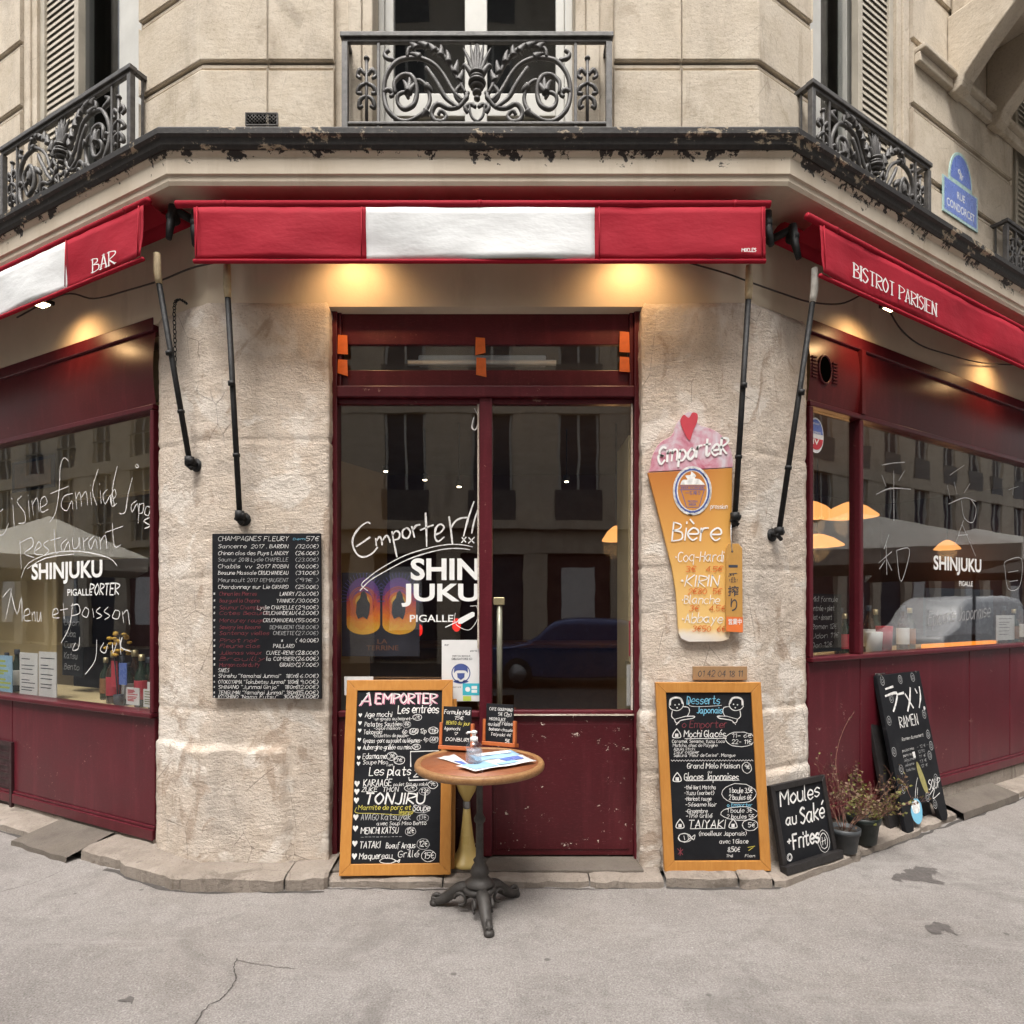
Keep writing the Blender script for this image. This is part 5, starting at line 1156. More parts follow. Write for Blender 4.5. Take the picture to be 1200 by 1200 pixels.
for x, y, ra, rb in ((437, 250, 26, 18), (376, 293, 24, 18), (415, 334, 24, 18), (532, 328, 28, 20), (535, 384, 26, 18), (436, 424, 24, 16), (294, 478, 30, 24), (338, 502, 32, 24), (408, 664, 36, 18), (488, 682, 32, 22), (535, 645, 28, 22), (480, 834, 34, 22), (412, 908, 30, 24), (485, 980, 36, 30), (518, 1045, 40, 32), (470, 782, 52, 22)):
    ring(W_ if random.random() < .7 else DIM, fs, cx(x), cz(y), ra / 502 * (w_ - .124), rb / 997 * (h_ - .124), .003)
YE.ribbon(fs, smooth([(cx(x), cz(y)) for x, y in ((100, 770), (98, 800), (200, 805), (400, 815), (425, 780))], 4), .003)
strokes(W_, fs, [[(240, 1070), (265, 1055), (310, 1058), (340, 1072), (355, 1062), (350, 1080), (338, 1072), (300, 1084), (255, 1080), (240, 1070)]], .004, mp=lambda x, y: (cx(x), cz(y)))
hs_ = MB()
for y in (235, 282, 326, 380, 430, 485, 520, 635, 680, 730, 825, 888, 972, 1042):
    s_ = 11 if y < 540 else 16; x = 102 if y < 600 else 98; hs_.poly(fs, [(cx(x + a * s_), cz(y + b * s_)) for a, b in ((0, 1.2), (-.9, -.1), (-.9, -.8), (-.4, -1), (0, -.6), (.4, -1), (.9, -.8), (.9, -.1))])
obj('lettering', W_, M['chalk'], T); obj('pink_lettering', PK, M['chalk_pink'], T); obj('yellow_lettering', YE, M['chalk_yellow'], T); obj('faded_lettering', DIM, M['chalk_dim'], T); obj('heart_bullets', hs_, M['chalk'], T)

# ---- dessert board
bl, br = floorpt(779, 1021.5, .062), floorpt(904, 1021, .062)
fr, w_, h_ = leaning(bl, br, Vector((-.045, .035, 1.062)))
T = thing('dessert_menu_board', 'pine framed chalkboard of Japanese desserts leaning on the right stone pillar', 'chalkboard', bl.lerp(br, .5))
fs = framed(T, fr, w_, h_, .058, M['pine'])
def cx(x, y=600): return (x - (92 + (y - 120) * .055)) / (560 - 92 - (y - 120) * -.016 + 0) * (w_ - .116) + .058
def cz(y): return h_ - .058 - (y - 122) / (1105 - 122) * (h_ - .116)
W_, BL_, RD, YE = MB(), MB(), MB(), MB()
def L(t, x0, x1, y, hh, m=None, w=.12, rise=0.):
    write(m or W_, fs, t, cx(x0, y), cz(y), hh * (h_ - .116) / 983, cx(x1, y) - cx(x0, y), w=w, rise=rise, rnd=R5)
L('Desserts', 210, 390, 190, 46, BL_, .1); L('Japonais', 265, 405, 245, 36, BL_, .12); L('à Emporter', 185, 430, 330, 40, RD, .1)
for t, x0, x1, y, hh, w in (('Mochi Glacés', 195, 425, 385, 38, .12), ('11- 6€', 460, 568, 388, 24, .13), ('22- 11€', 460, 568, 424, 24, .13), ('Caramel, Sesame, Yuzu, Coco', 130, 420, 418, 18, .13), ('Matcha, choc de Polygine', 135, 380, 442, 18, .13), ('Azuki, litchi', 140, 255, 462, 16, .13), ('fleur cerisier', 140, 280, 480, 16, .13), ('Sakura "Fleur de Cerise" . Mangue', 140, 480, 500, 18, .13),
                          ('Grand Melo Maison', 215, 505, 568, 30, .13), ('9€', 535, 562, 572, 24, .13), ('ou', 330, 350, 596, 16, .13), ('Glaces Japonaises', 200, 500, 638, 40, .12), ('-thé Vert Matcha', 200, 375, 690, 22, .13), ('-Yuzu (sorbet)', 200, 365, 722, 22, .13), ('-Haricot rouge', 205, 350, 756, 22, .13), ('-Sésame Noir', 208, 380, 790, 22, .13), ('-Gingembre', 208, 330, 828, 22, .13), ('-Thé Grillé', 210, 355, 856, 22, .13),
                          ('1 boule 3,5€', 450, 580, 712, 28, .13), ('2 boules 6€', 450, 575, 752, 28, .13), ('1 boule 3€', 440, 580, 826, 24, .13), ('2 boules 5€', 440, 590, 862, 24, .13), ('TAIYAKI', 225, 428, 916, 46, .11), ('5€', 560, 598, 912, 26, .13), ('(moelleux Japonais)', 285, 550, 960, 24, .13), ('avec 1 Glace', 400, 560, 1006, 24, .13), ('8,50€', 448, 515, 1055, 28, .14), ('Thé', 440, 475, 1086, 16, .13), ('Flan', 545, 600, 1086, 16, .13)): L(t, x0, x1, y, hh, w=w)
L('à Emporter', 440, 580, 792, 20, BL_, .13)
mp = lambda x, y: (cx(x, y), cz(y))
for x0, x1, y in ((200, 430, 394), (210, 505, 640), (235, 430, 920)): W_.ribbon(fs, [mp(x0, y), mp(x1, y - 2)], .0035)
W_.ribbon(fs, [mp(125 + i * 8, 522 + (4 if i % 2 else -4)) for i in range(58)], .003)
W_.ribbon(YE and fs, smooth([mp(*q) for q in ((220, 165), (225, 200), (300, 205), (400, 198))], 4), .0025)
for x, y, ra, rb in ((508, 398, 80, 44), (546, 565, 26, 32), (506, 715, 92, 58), (512, 832, 100, 40), (570, 900, 42, 32), (205, 972, 36, 26)): ring(W_, fs, *mp(x, y), ra / 468 * (w_ - .116), rb / 983 * (h_ - .116), .0034)
for x, y in ((155, 362), (160, 618), (178, 890), (475, 890)):      # little rice-ball doodles
    W_.ribbon(fs, smooth([mp(x + a, y + b) for a, b in ((0, -26), (-18, 0), (-20, 24), (20, 24), (18, 0), (0, -26))], 4), .005); W_.poly(fs, [mp(x + a, y + b) for a, b in ((-9, 22), (9, 22), (9, 2), (-9, 2))])
for sx, x0 in ((1, 112), (-1, 520)):                                # two chalk drawn children jumping
    q = lambda x, y: mp(x0 + sx * x, y)
    strokes(W_, fs, [[(0, 205), (10, 165), (45, 155), (72, 172), (76, 205), (50, 228), (15, 222), (0, 205)], [(18, 228), (14, 262), (30, 280)], [(72, 205), (105, 210), (112, 235), (100, 262)], [(30, 280), (90, 262)], [(90, 262), (140, 262), (130, 274), (95, 280), (62, 288), (40, 312)], [(30, 280), (38, 300), (56, 300)]], .0042, mp=q)
    W_.ribbon(fs, smooth([q(*p) for p in ((4, 195), (8, 165), (32, 152), (62, 158), (74, 185))], 4), .011)
    for a, b in ((32, 195), (54, 192), (44, 212)): W_.disc(fs, *q(a, b), .004)
strokes(W_, fs, [[(170, 970), (182, 952), (215, 950), (240, 970), (262, 955), (255, 985), (240, 972), (212, 994), (182, 990), (170, 970)], [(200, 960), (205, 985)], [(222, 958), (228, 985)]], .004, mp=mp)
YE.ribbon(fs, [mp(560, 1030), mp(600, 1022)], .003); YE.ribbon(fs, [mp(565, 1048), mp(590, 1030)], .003)
for a, b, d_, e_ in ((165, 1035, 195, 1070), (195, 1040, 168, 1068), (182, 1030, 180, 1075)): RD.ribbon(fs, [mp(a, b), mp(d_, e_)], .004)
obj('lettering', W_, M['chalk'], T); obj('blue_lettering', BL_, M['chalk_blue'], T); obj('red_lettering', RD, M['chalk_red'], T); obj('yellow_lettering', YE, M['chalk_yellow'], T)

# ---- small black framed board
bl, br = floorpt(913, 1020, .055), floorpt(976, 1000, .055); bl = bl + RI.n * .035; br = br + RI.n * .035
fr, w_, h_ = leaning(bl, br, Vector((-.06, .045, .475)))
T = thing('mussels_board', 'small black framed chalkboard reading Moules au Saké + Frites', 'chalkboard', bl.lerp(br, .5))
fs = framed(T, fr, w_, h_, .034, M['black_wood'], .03)
mb = MB(); mb.box(fr, -.012, w_ + .012, -.012, .035, -.02, .028); obj('ledge', mb, M['black_wood'], T, .004)
mb = MB(); R6 = random.Random(4)
for t, x0, x1, y, hh, w in (('Moules', .07, .43, .365, .08, .13), ('au', .09, .18, .245, .062, .14), ('Saké', .22, .44, .235, .088, .13), ('+', .07, .105, .135, .05, .2), ('Frites', .12, .36, .105, .08, .15)): write(mb, fs, t, x0 * w_ / .5, y * h_ / .49, hh, (x1 - x0) * w_ / .5, w=w, rnd=R6, slant=.16)
ring(mb, fs, .40, .10, .035, .045, .005); ring(mb, fs, .40, .10, .055, .065, .003); strokes(mb, fs, [[(.385, .08), (.39, .125)], [(.41, .08), (.415, .12)], [(.38, .10), (.42, .105)], [(.06, .07), (.075, .05), (.09, .07), (.08, .085), (.06, .07)]], .005); ring(mb, fs, .075, .068, .022, .02, .004)
obj('lettering', mb, M['chalk'], T)

M['chalk_ochre'] = plain('ochre_chalk_pen', (.28, .25, .09, 1), .8, .2, 30)
# ---- tall black sandwich board on feet
ao, zo = wallpt(RI, 1063, 968, .0); bl = RI(along(RI, 1062, .155), .055, .155); br = RI(along(RI, 1111, .135), .055, .135)
fr, w_, h_ = leaning(bl, br, Vector((-.135, .112, 1.03)))
T = thing('ramen_sandwich_board', 'tall black sandwich board with arched feet reading RAMEN in chalk', 'chalkboard', bl.lerp(br, .5))
def shape(w, h): return [(0, 0), (.03, -.03), (.10, -.02), (.14, .10), (.20, .135), (w - .2, .135), (w - .14, .10), (w - .10, -.02), (w - .03, -.03), (w, 0), (w, h), (0, h)]
mb = MB(); mb.prism(fr, shape(w_, h_), -.03, 0); obj('front_board', mb, M['slate'], T, .004)
rear = Frame(fr.o - fr.n * .075 - fr.u * .045, fr.u, fr.v, fr.n)
mb = MB(); mb.prism(rear, shape(w_ * .97, h_ * .985), -.03, 0); obj('rear_board', mb, M['black_wood'], T, .004)
mb = MB(); mb.tube([fr(.02, h_ + .008, -.02), fr(w_ - .02, h_ + .008, -.02)], .006, 6); mb.tube([fr(.06, h_ - .01, .004), fr(.06, h_ + .02, -.05)], .008, 6); mb.tube([fr(w_ - .06, h_ - .01, .004), fr(w_ - .06, h_ + .02, -.05)], .008, 6); obj('hinge', mb, M['iron'], T)
fs = fr.off(.0015); W_, DIM, YE, BL_ = MB(), MB(), MB(), MB(); R7 = random.Random(9)
q = lambda x, y: (x / 100 * w_, h_ - y / 100 * h_)
strokes(W_, fs, [[(18, 9.5), (40, 8.5)], [(14, 14), (46, 13), (40, 19), (28, 24.5)], [(50, 14), (66, 13.6)], [(88, 11.0), (80, 19), (68, 26)], [(70, 14.5), (86, 24.5)]], .02, mp=lambda x, y: q(10 + (x - 14) * .8, y), fine=4)
strokes(W_, fs, [[(94, 12), (98, 15)], [(108, 11), (106, 18), (96, 25)]], .017, mp=lambda x, y: q(16 + (x - 14) * .8, y))
W_.disc(fs, *q(93.5, 26), .013)
write(W_, fs, 'RAMEN', .30 * w_, h_ * .64, .075, .42 * w_, w=.11, rnd=R7, slant=.02)
write(W_, fs, 'Ramen du moment', .28 * w_, h_ * .555, .022, .5 * w_, rnd=R7)
for i in range(5):
    write(W_ if i < 2 else DIM, fs, ('poulet miso', 'porc soja', 'légumes', 'sésame', 'tonkotsu')[i], .24 * w_, h_ * (.485 - i * .032), .018, (.26 if i < 3 else .2) * w_, rnd=R7); write(DIM, fs, ('- 12 € -', '12.50', '11 €', '13 €', '12 €')[i], .58 * w_, h_ * (.485 - i * .032), .018, (.26 if i < 1 else .16) * w_, rnd=R7)
W_.poly(fs, [q(*p) for p in ((45, 53), (51, 53), (51, 57), (46, 57))])
YE.poly(fs, [q(*p) for p in smooth([(50, 60), (55, 62), (62, 72), (64, 80), (58, 81), (52, 74), (49, 66)], 4, True)][::-1])
write(W_, fs, 'SOUP', .66 * w_, h_ * .20, .065, .28 * w_, w=.1, rnd=R7, slant=.3); strokes(W_, fs, [[(66, 83), (80, 80), (72, 86), (90, 84)]], .006, mp=q)
BL_.poly(fs, [q(*p) for p in smooth([(18, 88), (30, 82), (42, 86), (40, 95), (30, 98.5), (20, 95)], 4, True)][::-1]); W_.poly(fs.off(.0006), [q(*p) for p in smooth([(21, 86), (30, 83), (39, 86), (36, 91), (24, 91)], 4, True)][::-1])
strokes(W_, fs, [[(32, 82), (40, 74), (46, 70)], [(36, 83), (42, 76)]], .005, mp=q)
for x, y in ((10, 4), (50, 4.5), (80, 4), (8, 30), (90, 30), (90, 44), (92, 52), (84, 58), (6, 50), (14, 62), (60, 84), (74, 90), (10, 74), (88, 74), (22, 16)): ring(DIM, fs, *q(x, y), .026, .03, .004); ring(DIM, fs, *q(x, y), .012, .014, .004)
for m_, n_, nm in ((W_, 'chalk', 'lettering'), (DIM, 'chalk_dim', 'chalk_swirls'), (YE, 'chalk_ochre', 'yellow_drawing'), (BL_, 'chalk_blue', 'bowl_drawing')): obj(nm, m_, M[n_], T)

# ================================================================== BISTRO TABLE AND WHAT STANDS ON IT
TX, TY = -.165, 3.265; TZ = .765
T = thing('bistro_table', 'round wooden bistro table on an ornate cast iron pedestal', 'table', (TX, TY, 0))
o = Vector((TX, TY, 0))
mb = MB(); mb.lathe(o, [(0, TZ - .028), (.300, TZ - .028), (.302, TZ - .002), (0, TZ - .0015)], 56); obj('table_top', mb, M['table_wood'], T)
mb = MB(); mb.lathe(o, [(.296, TZ - .034), (.322, TZ - .034), (.329, TZ - .026), (.330, TZ - .008), (.324, TZ + .003), (.310, TZ + .005), (.299, TZ + .0005), (.297, TZ - .004)], 72); obj('rim', mb, M['table_rim'], T)
mb = MB(); mb.lathe(o, [(.05, .128), (.072, .135), (.075, .15), (.055, .165), (.04, .185), (.05, .20), (.042, .225), (.027, .25), (.033, .265), (.020, .28), (.0185, .45), (.028, .46), (.03, .475), (.024, .487), (.0165, .5), (.0165, .70), (.045, .715), (.09, .724), (.09, .7319)], 24)
obj('column', mb, M['iron'], T)
mb = MB(); mb.lathe(o, [(.03, .09), (.07, .095), (.085, .115), (.08, .13), (.05, .1279)], 24); obj('base_hub', mb, M['iron'], T)
for an in (radians(-77), radians(163), radians(43)):
    mb = MB(); dv = Vector((cos(an), sin(an), 0)); sv = Vector((-sin(an), cos(an), 0)); up = Vector((0, 0, 1))
    P_ = lambda r, z, s=0: o + dv * r + sv * s + up * z
    core = smooth([(.05, .112), (.10, .108), (.15, .075), (.20, .038), (.235, .026), (.262, .028)], 4); rr = [.036 - .016 * i / (len(core) - 1) for i in range(len(core))]; rr[-1] = .02
    mb.tube([P_(r, z) for r, z in core], rr, 10)
    for s in (-1, 1): mb.tube([P_(r, z + .014, s * (.024 - r * .05)) for r, z in core], .008, 6); mb.tube([P_(.09 + .03 * cos(t), .07 + .03 * sin(t), s * .045) for t in [i * .5 for i in range(11)]], .008, 6)
    mb.tube([P_(r, z + .024) for r, z in core], .007, 6)
    mb.tube([P_(.235 + .022 * cos(t), .036 + .022 * sin(t)) for t in [i * .45 - .8 for i in range(12)]], [.014 - .0006 * i for i in range(12)], 7); mb.lathe(P_(.25, .0), [(.022, 0), (.026, .006), (.026, .018), (.018, .03)], 14)
    obj('leg', mb, M['iron'], T)
# leaflets
def sheet(name, pts, z, mat, label, extra):
    t = thing(name, label, 'leaflet', (sum(p[0] for p in pts) / 4, sum(p[1] for p in pts) / 4, z), 'leaflets on the bistro table')
    mb = MB(); (x0, y0), (x1, y1), (x2, y2), (x3, y3) = pts
    rows = [[Vector(((x0 + (x1 - x0) * i / 8) * (1 - j / 8) + (x3 + (x2 - x3) * i / 8) * j / 8, (y0 + (y1 - y0) * i / 8) * (1 - j / 8) + (y3 + (y2 - y3) * i / 8) * j / 8, z + .004 * sin(i * .7 + j * .3) ** 2)) for i in range(9)] for j in range(9)]
    mb.grid(rows); o_ = obj('sheet', mb, mat, t); s = o_.modifiers.new('thickness', 'SOLIDIFY'); s.thickness = .0012; s.offset = 1
    for (u0, u1, v0, v1, m_) in extra:
        b = MB(); f = lambda u, v: Vector(((x0 + (x1 - x0) * u) * (1 - v) + (x3 + (x2 - x3) * u) * v, (y0 + (y1 - y0) * u) * (1 - v) + (y3 + (y2 - y3) * u) * v, z + .0065 + .0002 * v))
        b.add([f(u0, v0), f(u1, v0), f(u1, v1), f(u0, v1)], [(0, 1, 2, 3)]); obj('print', b, M[m_], t)
tb = lambda px, py, z=TZ + .004: tuple(floorpt(px, py, z)[:2])
sheet('leaflet', [tb(541, 896), tb(566, 905), tb(532, 884), tb(512, 888)][::1], TZ + .001, M['paper'], 'white and violet leaflet lying on the left half of the table', [(.25, .75, .15, .55, 'enamel_blue')])
sheet('leaflet', [tb(560, 893), tb(613, 886), tb(598, 880), tb(549, 886)], TZ + .006, M['paper_blue'], 'pale blue folded leaflet behind the gel bottle', [(.1, .9, .55, .95, 'paper')])
sheet('leaflet', [tb(557, 906), tb(629, 894), tb(610, 887), tb(534, 900)], TZ + .012, M['paper'], 'white leaflet with blue panels at the front of the table', [(.04, .4, .1, .9, 'paper_blue'), (.62, .92, .45, .9, 'enamel_blue'), (.45, .75, .15, .45, 'paper_blue')])
# gel bottle
p = floorpt(555.5, 893.5, TZ + .018); T = thing('gel_bottle', 'clear pump bottle of hand gel with a white cap on the table', 'bottle', (p.x, p.y, TZ + .02)); o = Vector((p.x, p.y, TZ + .02))
mb = MB(); mb.lathe(o, [(.036, 0), (.041, .004), (.041, .075), (.039, .085), (.022, .102), (.016, .108)], 28); obj('bottle_body', mb, M['gel'], T)
k = N('gel'); M['gel_fill'] = k.bsdf((.50, .55, .62, 1), .1, None, Alpha=.35)
mb = MB(); mb.lathe(o, [(.037, .004), (.037, .068), (.0, .069)], 24); obj('gel_filling', mb, M['gel_fill'], T)
mb = MB(); mb.lathe(o, [(.018, .105), (.019, .106), (.019, .124), (.012, .126), (.009, .130), (.009, .140), (.014, .141), (.016, .152), (.010, .156)], 20); mb.tube([o + Vector((0, 0, .149)), o + Vector((-.03, -.012, .149)), o + Vector((-.036, -.014, .142))], .0055, 8); obj('pump', mb, M['lettering'], T)
# card stands
def stand(px0, px1, pyb, h, tilt, label, lines, rot):
    bl = floorpt(px0, pyb, TZ + .006); br = floorpt(px1, pyb + rot, TZ + .006); fr, w, hh = leaning(bl, br, Vector((.004, tilt, h)))
    t = thing('card_stand', label, 'table menu', bl.lerp(br, .5), 'card stands on the bistro table')
    mb = MB(); mb.box(fr, -.012, w + .012, 0, .022, -.05, .018); mb.box(fr, -.012, .004, .0221, h * .62, -.018, .010); mb.box(fr, w - .004, w + .012, .0221, h * .62, -.018, .010); obj('wooden_holder', mb, M['orange_wood'], t, .003)
    mb = MB(); mb.box(fr, .0045, w - .0045, .0222, h, -.008, 0); obj('card', mb, M['slate'], t, .001)
    mb = MB(); yb = MB(); R8 = random.Random(px0)
    for i, (tx, x0, x1, y, g) in enumerate(lines): write(yb if i == 1 and px0 < 540 else mb, fr.off(.001), tx, x0 * w, y * h, g * h, (x1 - x0) * w, w=.13, rnd=R8)
    obj('lettering', mb, M['chalk'], t)
    if yb.v: obj('yellow_lettering', yb, M['chalk_yellow'], t)
stand(517, 552, 878, .235, .05, 'small black menu card in an orange wooden stand at the table\'s left', [('Formule Midi', .06, .92, .82, .10), ('BENTO du jour', .14, .94, .58, .08), ('15€', .4, .7, .70, .08), ('Agemochi', .08, .6, .45, .07), ('@', .42, .52, .34, .07), ('DONBURI', .14, .9, .2, .08)], 2)
stand(568, 602, 873, .235, .05, 'small black menu card in an orange wooden stand at the table\'s right', [('CAFE GOURMAND', .14, .94, .84, .07), ('5€ (2p)', .45, .9, .72, .08), ('MOCHI GLACE', .14, .7, .60, .07), ('au lait', .1, .5, .47, .08), ('fraise', .5, .95, .5, .09), ('boisson chaude', .14, .95, .36, .07), ('Taiyaki 4€', .2, .9, .24, .07), ('5€', .7, .85, .1, .08)], 3)
# yellow hourglass stand by the door
p = floorpt(547, 1011, .064); o = Vector((p.x, p.y, .063)); T = thing('hourglass_stand', 'yellow hourglass shaped plastic stand by the door behind the table', 'stand', o)
mb = MB(); mb.lathe(o, [(.100, 0), (.107, .004), (.106, .018), (.094, .032), (.068, .05), (.05, .09), (.038, .16), (.027, .25), (.021, .318)], 32); obj('foot', mb, M['cream_plastic'], T)
mb = MB(); mb.lathe(o, [(.019, .318), (.021, .322), (.021, .358), (.018, .362)], 24); obj('collar', mb, M['grey_metal'], T)
mb = MB(); mb.lathe(o, [(.019, .362), (.03, .385), (.05, .42), (.064, .47), (.072, .55), (.074, .60), (.068, .60), (.064, .56), (.03, .47), (.0, .46)], 32); obj('bowl', mb, M['cream_plastic'], T)

# ================================================================== POTTED PLANTS
def plant(px, py, r, h, mat, label, kind, seed):
    p = floorpt(px, py, .055); o = Vector((p.x, p.y, .055)); rd = random.Random(seed)
    T = thing('potted_plant', label, 'plant', o)
    mb = MB(); mb.lathe(o, [(r * .72, 0), (r * .76, .004), (r * .93, h * .76), (r * 1.0, h * .765), (r * 1.03, h), (r * .96, h), (r * .93, h * .86), (0, h * .85)], 28); obj('pot', mb, mat, T)
    mb = MB(); mb.lathe(o, [(0, h * .852), (r * .9, h * .853), (r * .6, h * .88), (0, h * .90)], 16); obj('soil', mb, M['soil'], T)
    tw, lf, dr = MB(), MB(), MB()
    def leafat(m, q, dv, s):
        q = Vector(q)
        sd = dv.cross(Vector((rd.uniform(-1, 1), rd.uniform(-1, 1), .4))).normalized() * s * .36; dv = dv.normalized() * s
        m.add([q, q + dv * .5 + sd, q + dv + Vector((0, 0, -.1 * s)), q + dv * .5 - sd], [(0, 1, 2, 3)])
    def branch(q, dv, L, r_, depth):
        pts = [q]; d = dv.normalized()
        for i in range(6):
            d = (d + Vector((rd.uniform(-1, 1), rd.uniform(-1, 1), rd.uniform(-.6, .7))) * .22).normalized(); pts.append(pts[-1] + d * L / 6)
            if depth > 0 and rd.random() < .62: branch(pts[-1], (d + Vector((rd.uniform(-1, 1), rd.uniform(-1, 1), rd.uniform(-.4, .8))) * .8), L * .5, r_ * .6, depth - 1)
            if rd.random() < (.42 if kind == 'bush' else .15): leafat(lf if rd.random() < (.45 if kind == 'bush' else .1) else dr, pts[-1], d + Vector((rd.uniform(-1, 1), rd.uniform(-1, 1), rd.uniform(-1, .5))), rd.uniform(.012, .028))
        tw.tube(pts, [r_ * (1 - .12 * i) for i in range(7)], 4)
    top = o + Vector((0, 0, h * .86))
    if kind == 'bush':
        for i in range(20): w = rd.uniform(0, 2 * pi); rr = r * .7 * sqrt(rd.random()); branch(top + Vector((rr * cos(w), rr * sin(w), 0)), Vector((cos(w) * .75 + .25, sin(w) * .55, rd.uniform(.5, 1.5))), rd.uniform(.12, .28), .0024, 2)
        for i in range(34):
            w = rd.uniform(0, 2 * pi); rr = r * sqrt(rd.random()); leafat(lf, top + Vector((rr * cos(w), rr * sin(w), rd.uniform(0, .05))), Vector((cos(w), sin(w), rd.uniform(.1, 1))), rd.uniform(.02, .045))
    else:
        for i in range(9): w = rd.uniform(0, 2 * pi); branch(top + Vector((cos(w), sin(w), 0)) * r * .3, Vector((cos(w) * .5, sin(w) * .5, rd.uniform(.9, 1.6))), rd.uniform(.15, .34), .0022, 2)
        pts = smooth([top + Vector(v) for v in ((0, 0, 0), (-.02, .02, .2), (-.03, .05, .42), (.02, .06, .6), (.09, .06, .72))], 5); tw.tube(pts, [.003 - .002 * i / len(pts) for i in range(len(pts))], 5)
        for q in pts[4:]: 
            if rd.random() < .9: leafat(dr, q, Vector((rd.uniform(-1, 1), rd.uniform(-1, 1), rd.uniform(-.2, .6))), .014)
    obj('twigs', tw, M['twig'], T)
    if lf.v: obj('leaves', lf, M['leaf'], T)
    if dr.v: obj('dry_leaves', dr, M['leaf_dry'], T)
plant(990, 997, .088, .145, M['pot_grey'], 'grey plastic pot of thin bare reddish twigs beside the mussels board', 'bare', 5)
plant(1012, 987, .098, .17, M['pot_black'], 'dark pot with a straggly yellow-green bush beside the sandwich board', 'bush', 8)

# ================================================================== NOTICES ON THE GLASS
T = thing('mask_notice', 'white paper notice about wearing masks stuck inside the left door pane', 'notice', FR((541 - 600) * 3.82 / 750, dz(822), DD))
fq = FR.off(DD - .0090)
mb = MB(); mb.box(FR, dx(517.5), dx(562), dz(822), dz(750), DD - .0094, DD - .0088); obj('paper', mb, M['paper'], T)
mb = MB(); ring(mb, fq, *dm(540, 789), .054, .054, .006, .001, wob=0, n=26)
mb.poly(fq, [dm(*p) for p in smooth([(532, 789), (533, 781), (540, 779), (547, 781), (548, 789), (545, 786), (535, 786)], 3, True)][::-1], .001); mb.poly(fq, [dm(*p) for p in ((535.5, 789), (544.5, 789), (544, 794), (540, 797), (536, 794))][::-1], .0012); mb.poly(fq, [dm(*p) for p in smooth([(531, 799), (536, 797), (540, 800), (544, 797), (549, 799), (540, 801.5)], 3, True)][::-1], .001)
obj('mask_symbol', mb, M['ink_blue'], T)
mb = MB(); typeset(mb, fq, 'PORT DU MASQUE', dx(530), dx(551), dz(770), dz(768), .01, .001); typeset(mb, fq, 'OBLIGATOIRE ICI', dx(529), dx(553), dz(773.5), dz(771), .01, .001); typeset(mb, fq, 'paris', dx(551), dx(559), dz(764), dz(762), .02, .001); typeset(mb, fq, 'RF', dx(521), dx(526), dz(757), dz(755), 0, .001)
typeset(mb, fq, 'merci', dx(525), dx(540), dz(806), dz(804.5), 0, .001); obj('lettering', mb, M['ink'], T)
T = thing('card_payment_sticker', 'small turquoise card payment sticker over the foot of the mask notice', 'sticker', FR((551 - 600) * 3.82 / 750, dz(822), DD))
mb = MB(); mb.box(FR, dx(542), dx(562), dz(815), dz(801), DD - .0085, DD - .0080); obj('sticker', mb, M['cyan'], T)
mb = MB(); mb.disc(FR, *dm(548, 808), .015, DD - .0078); mb.box(FR, dx(552.5), dx(559), dz(812), dz(808.5), DD - .0079, DD - .0077); mb.box(FR, dx(552.5), dx(559), dz(807.5), dz(804), DD - .0079, DD - .0077); obj('emblem', mb, M['lettering'], T)
mb = MB(); mb.box(FR, dx(542.5), dx(552), dz(821.5), dz(816), DD - .0086, DD - .0078); obj('yellow_patch', mb, M['green_print'], T)
mb = MB(); mb.box(FR, dx(403), dx(437), dz(815), dz(793), DD - .0094, DD - .0088); single('paper_notice', mb, M['paper'], 'white paper behind the glass peeping over the take-away menu board', 'notice')
mb = MB(); mb.box(FR, .712, .746, dz(770), dz(728), -.199, -.195); single('poster_strip', mb, M['ink_red'], 'narrow red poster at the right edge of the right door pane', 'poster')
T = thing('framed_card', 'small card in a pale yellow frame low beside the right door pane', 'picture', FR(.73, dz(832), -.2))
mb = MB(); mb.box(FR, .69, .746, dz(832), dz(776), -.199, -.192); obj('frame', mb, M['brass'], T); mb = MB(); mb.box(FR, .697, .739, dz(829), dz(780), -.1919, -.190); obj('card', mb, M['paper'], T)
# oval badge on the right window
T = thing('oval_sticker', 'oval blue and red sticker marked IV on the narrow right window', 'sticker', GRr(*rm(955, 532)))
a0, z1 = rm(946.5, 487); a1, z0 = rm(965, 533); ac, zc = (a0 + a1) / 2, (z0 + z1) / 2; ra, rz = (a1 - a0) / 2, (z1 - z0) / 2
mb = MB(); mb.disc(GRr, ac, zc, ra, .001, n=28, ry=rz); obj('sticker', mb, M['enamel_white'], T)
mb = MB(); mb.poly(GRr, [(ac + ra * .9 * cos(pi * i / 16), zc + .01 + (rz * .9 - .01) * sin(pi * i / 16)) for i in range(17)], .0018); obj('blue_half', mb, M['enamel_blue'], T)
mb = MB(); mb.poly(GRr, [(ac + ra * .9 * cos(pi + pi * i / 16), zc - .02 + (rz * .9 - .03) * sin(pi + pi * i / 16)) for i in range(17)], .0018); obj('red_half', mb, M['ink_red'], T)
mb = MB(); typeset(mb, GRr, 'IV', ac - ra * .4, ac + ra * .4, zc - rz * .52, zc - rz * .2, .02, .0026); typeset(mb, GRr, 'LICENCE', ac - ra * .6, ac + ra * .6, zc + rz * .1, zc + rz * .22, .01, .0026); typeset(mb, GRr, 'RESTAURANT', ac - ra * .45, ac + ra * .45, zc + rz * .6, zc + rz * .7, .01, .0026); obj('lettering', mb, M['lettering'], T)

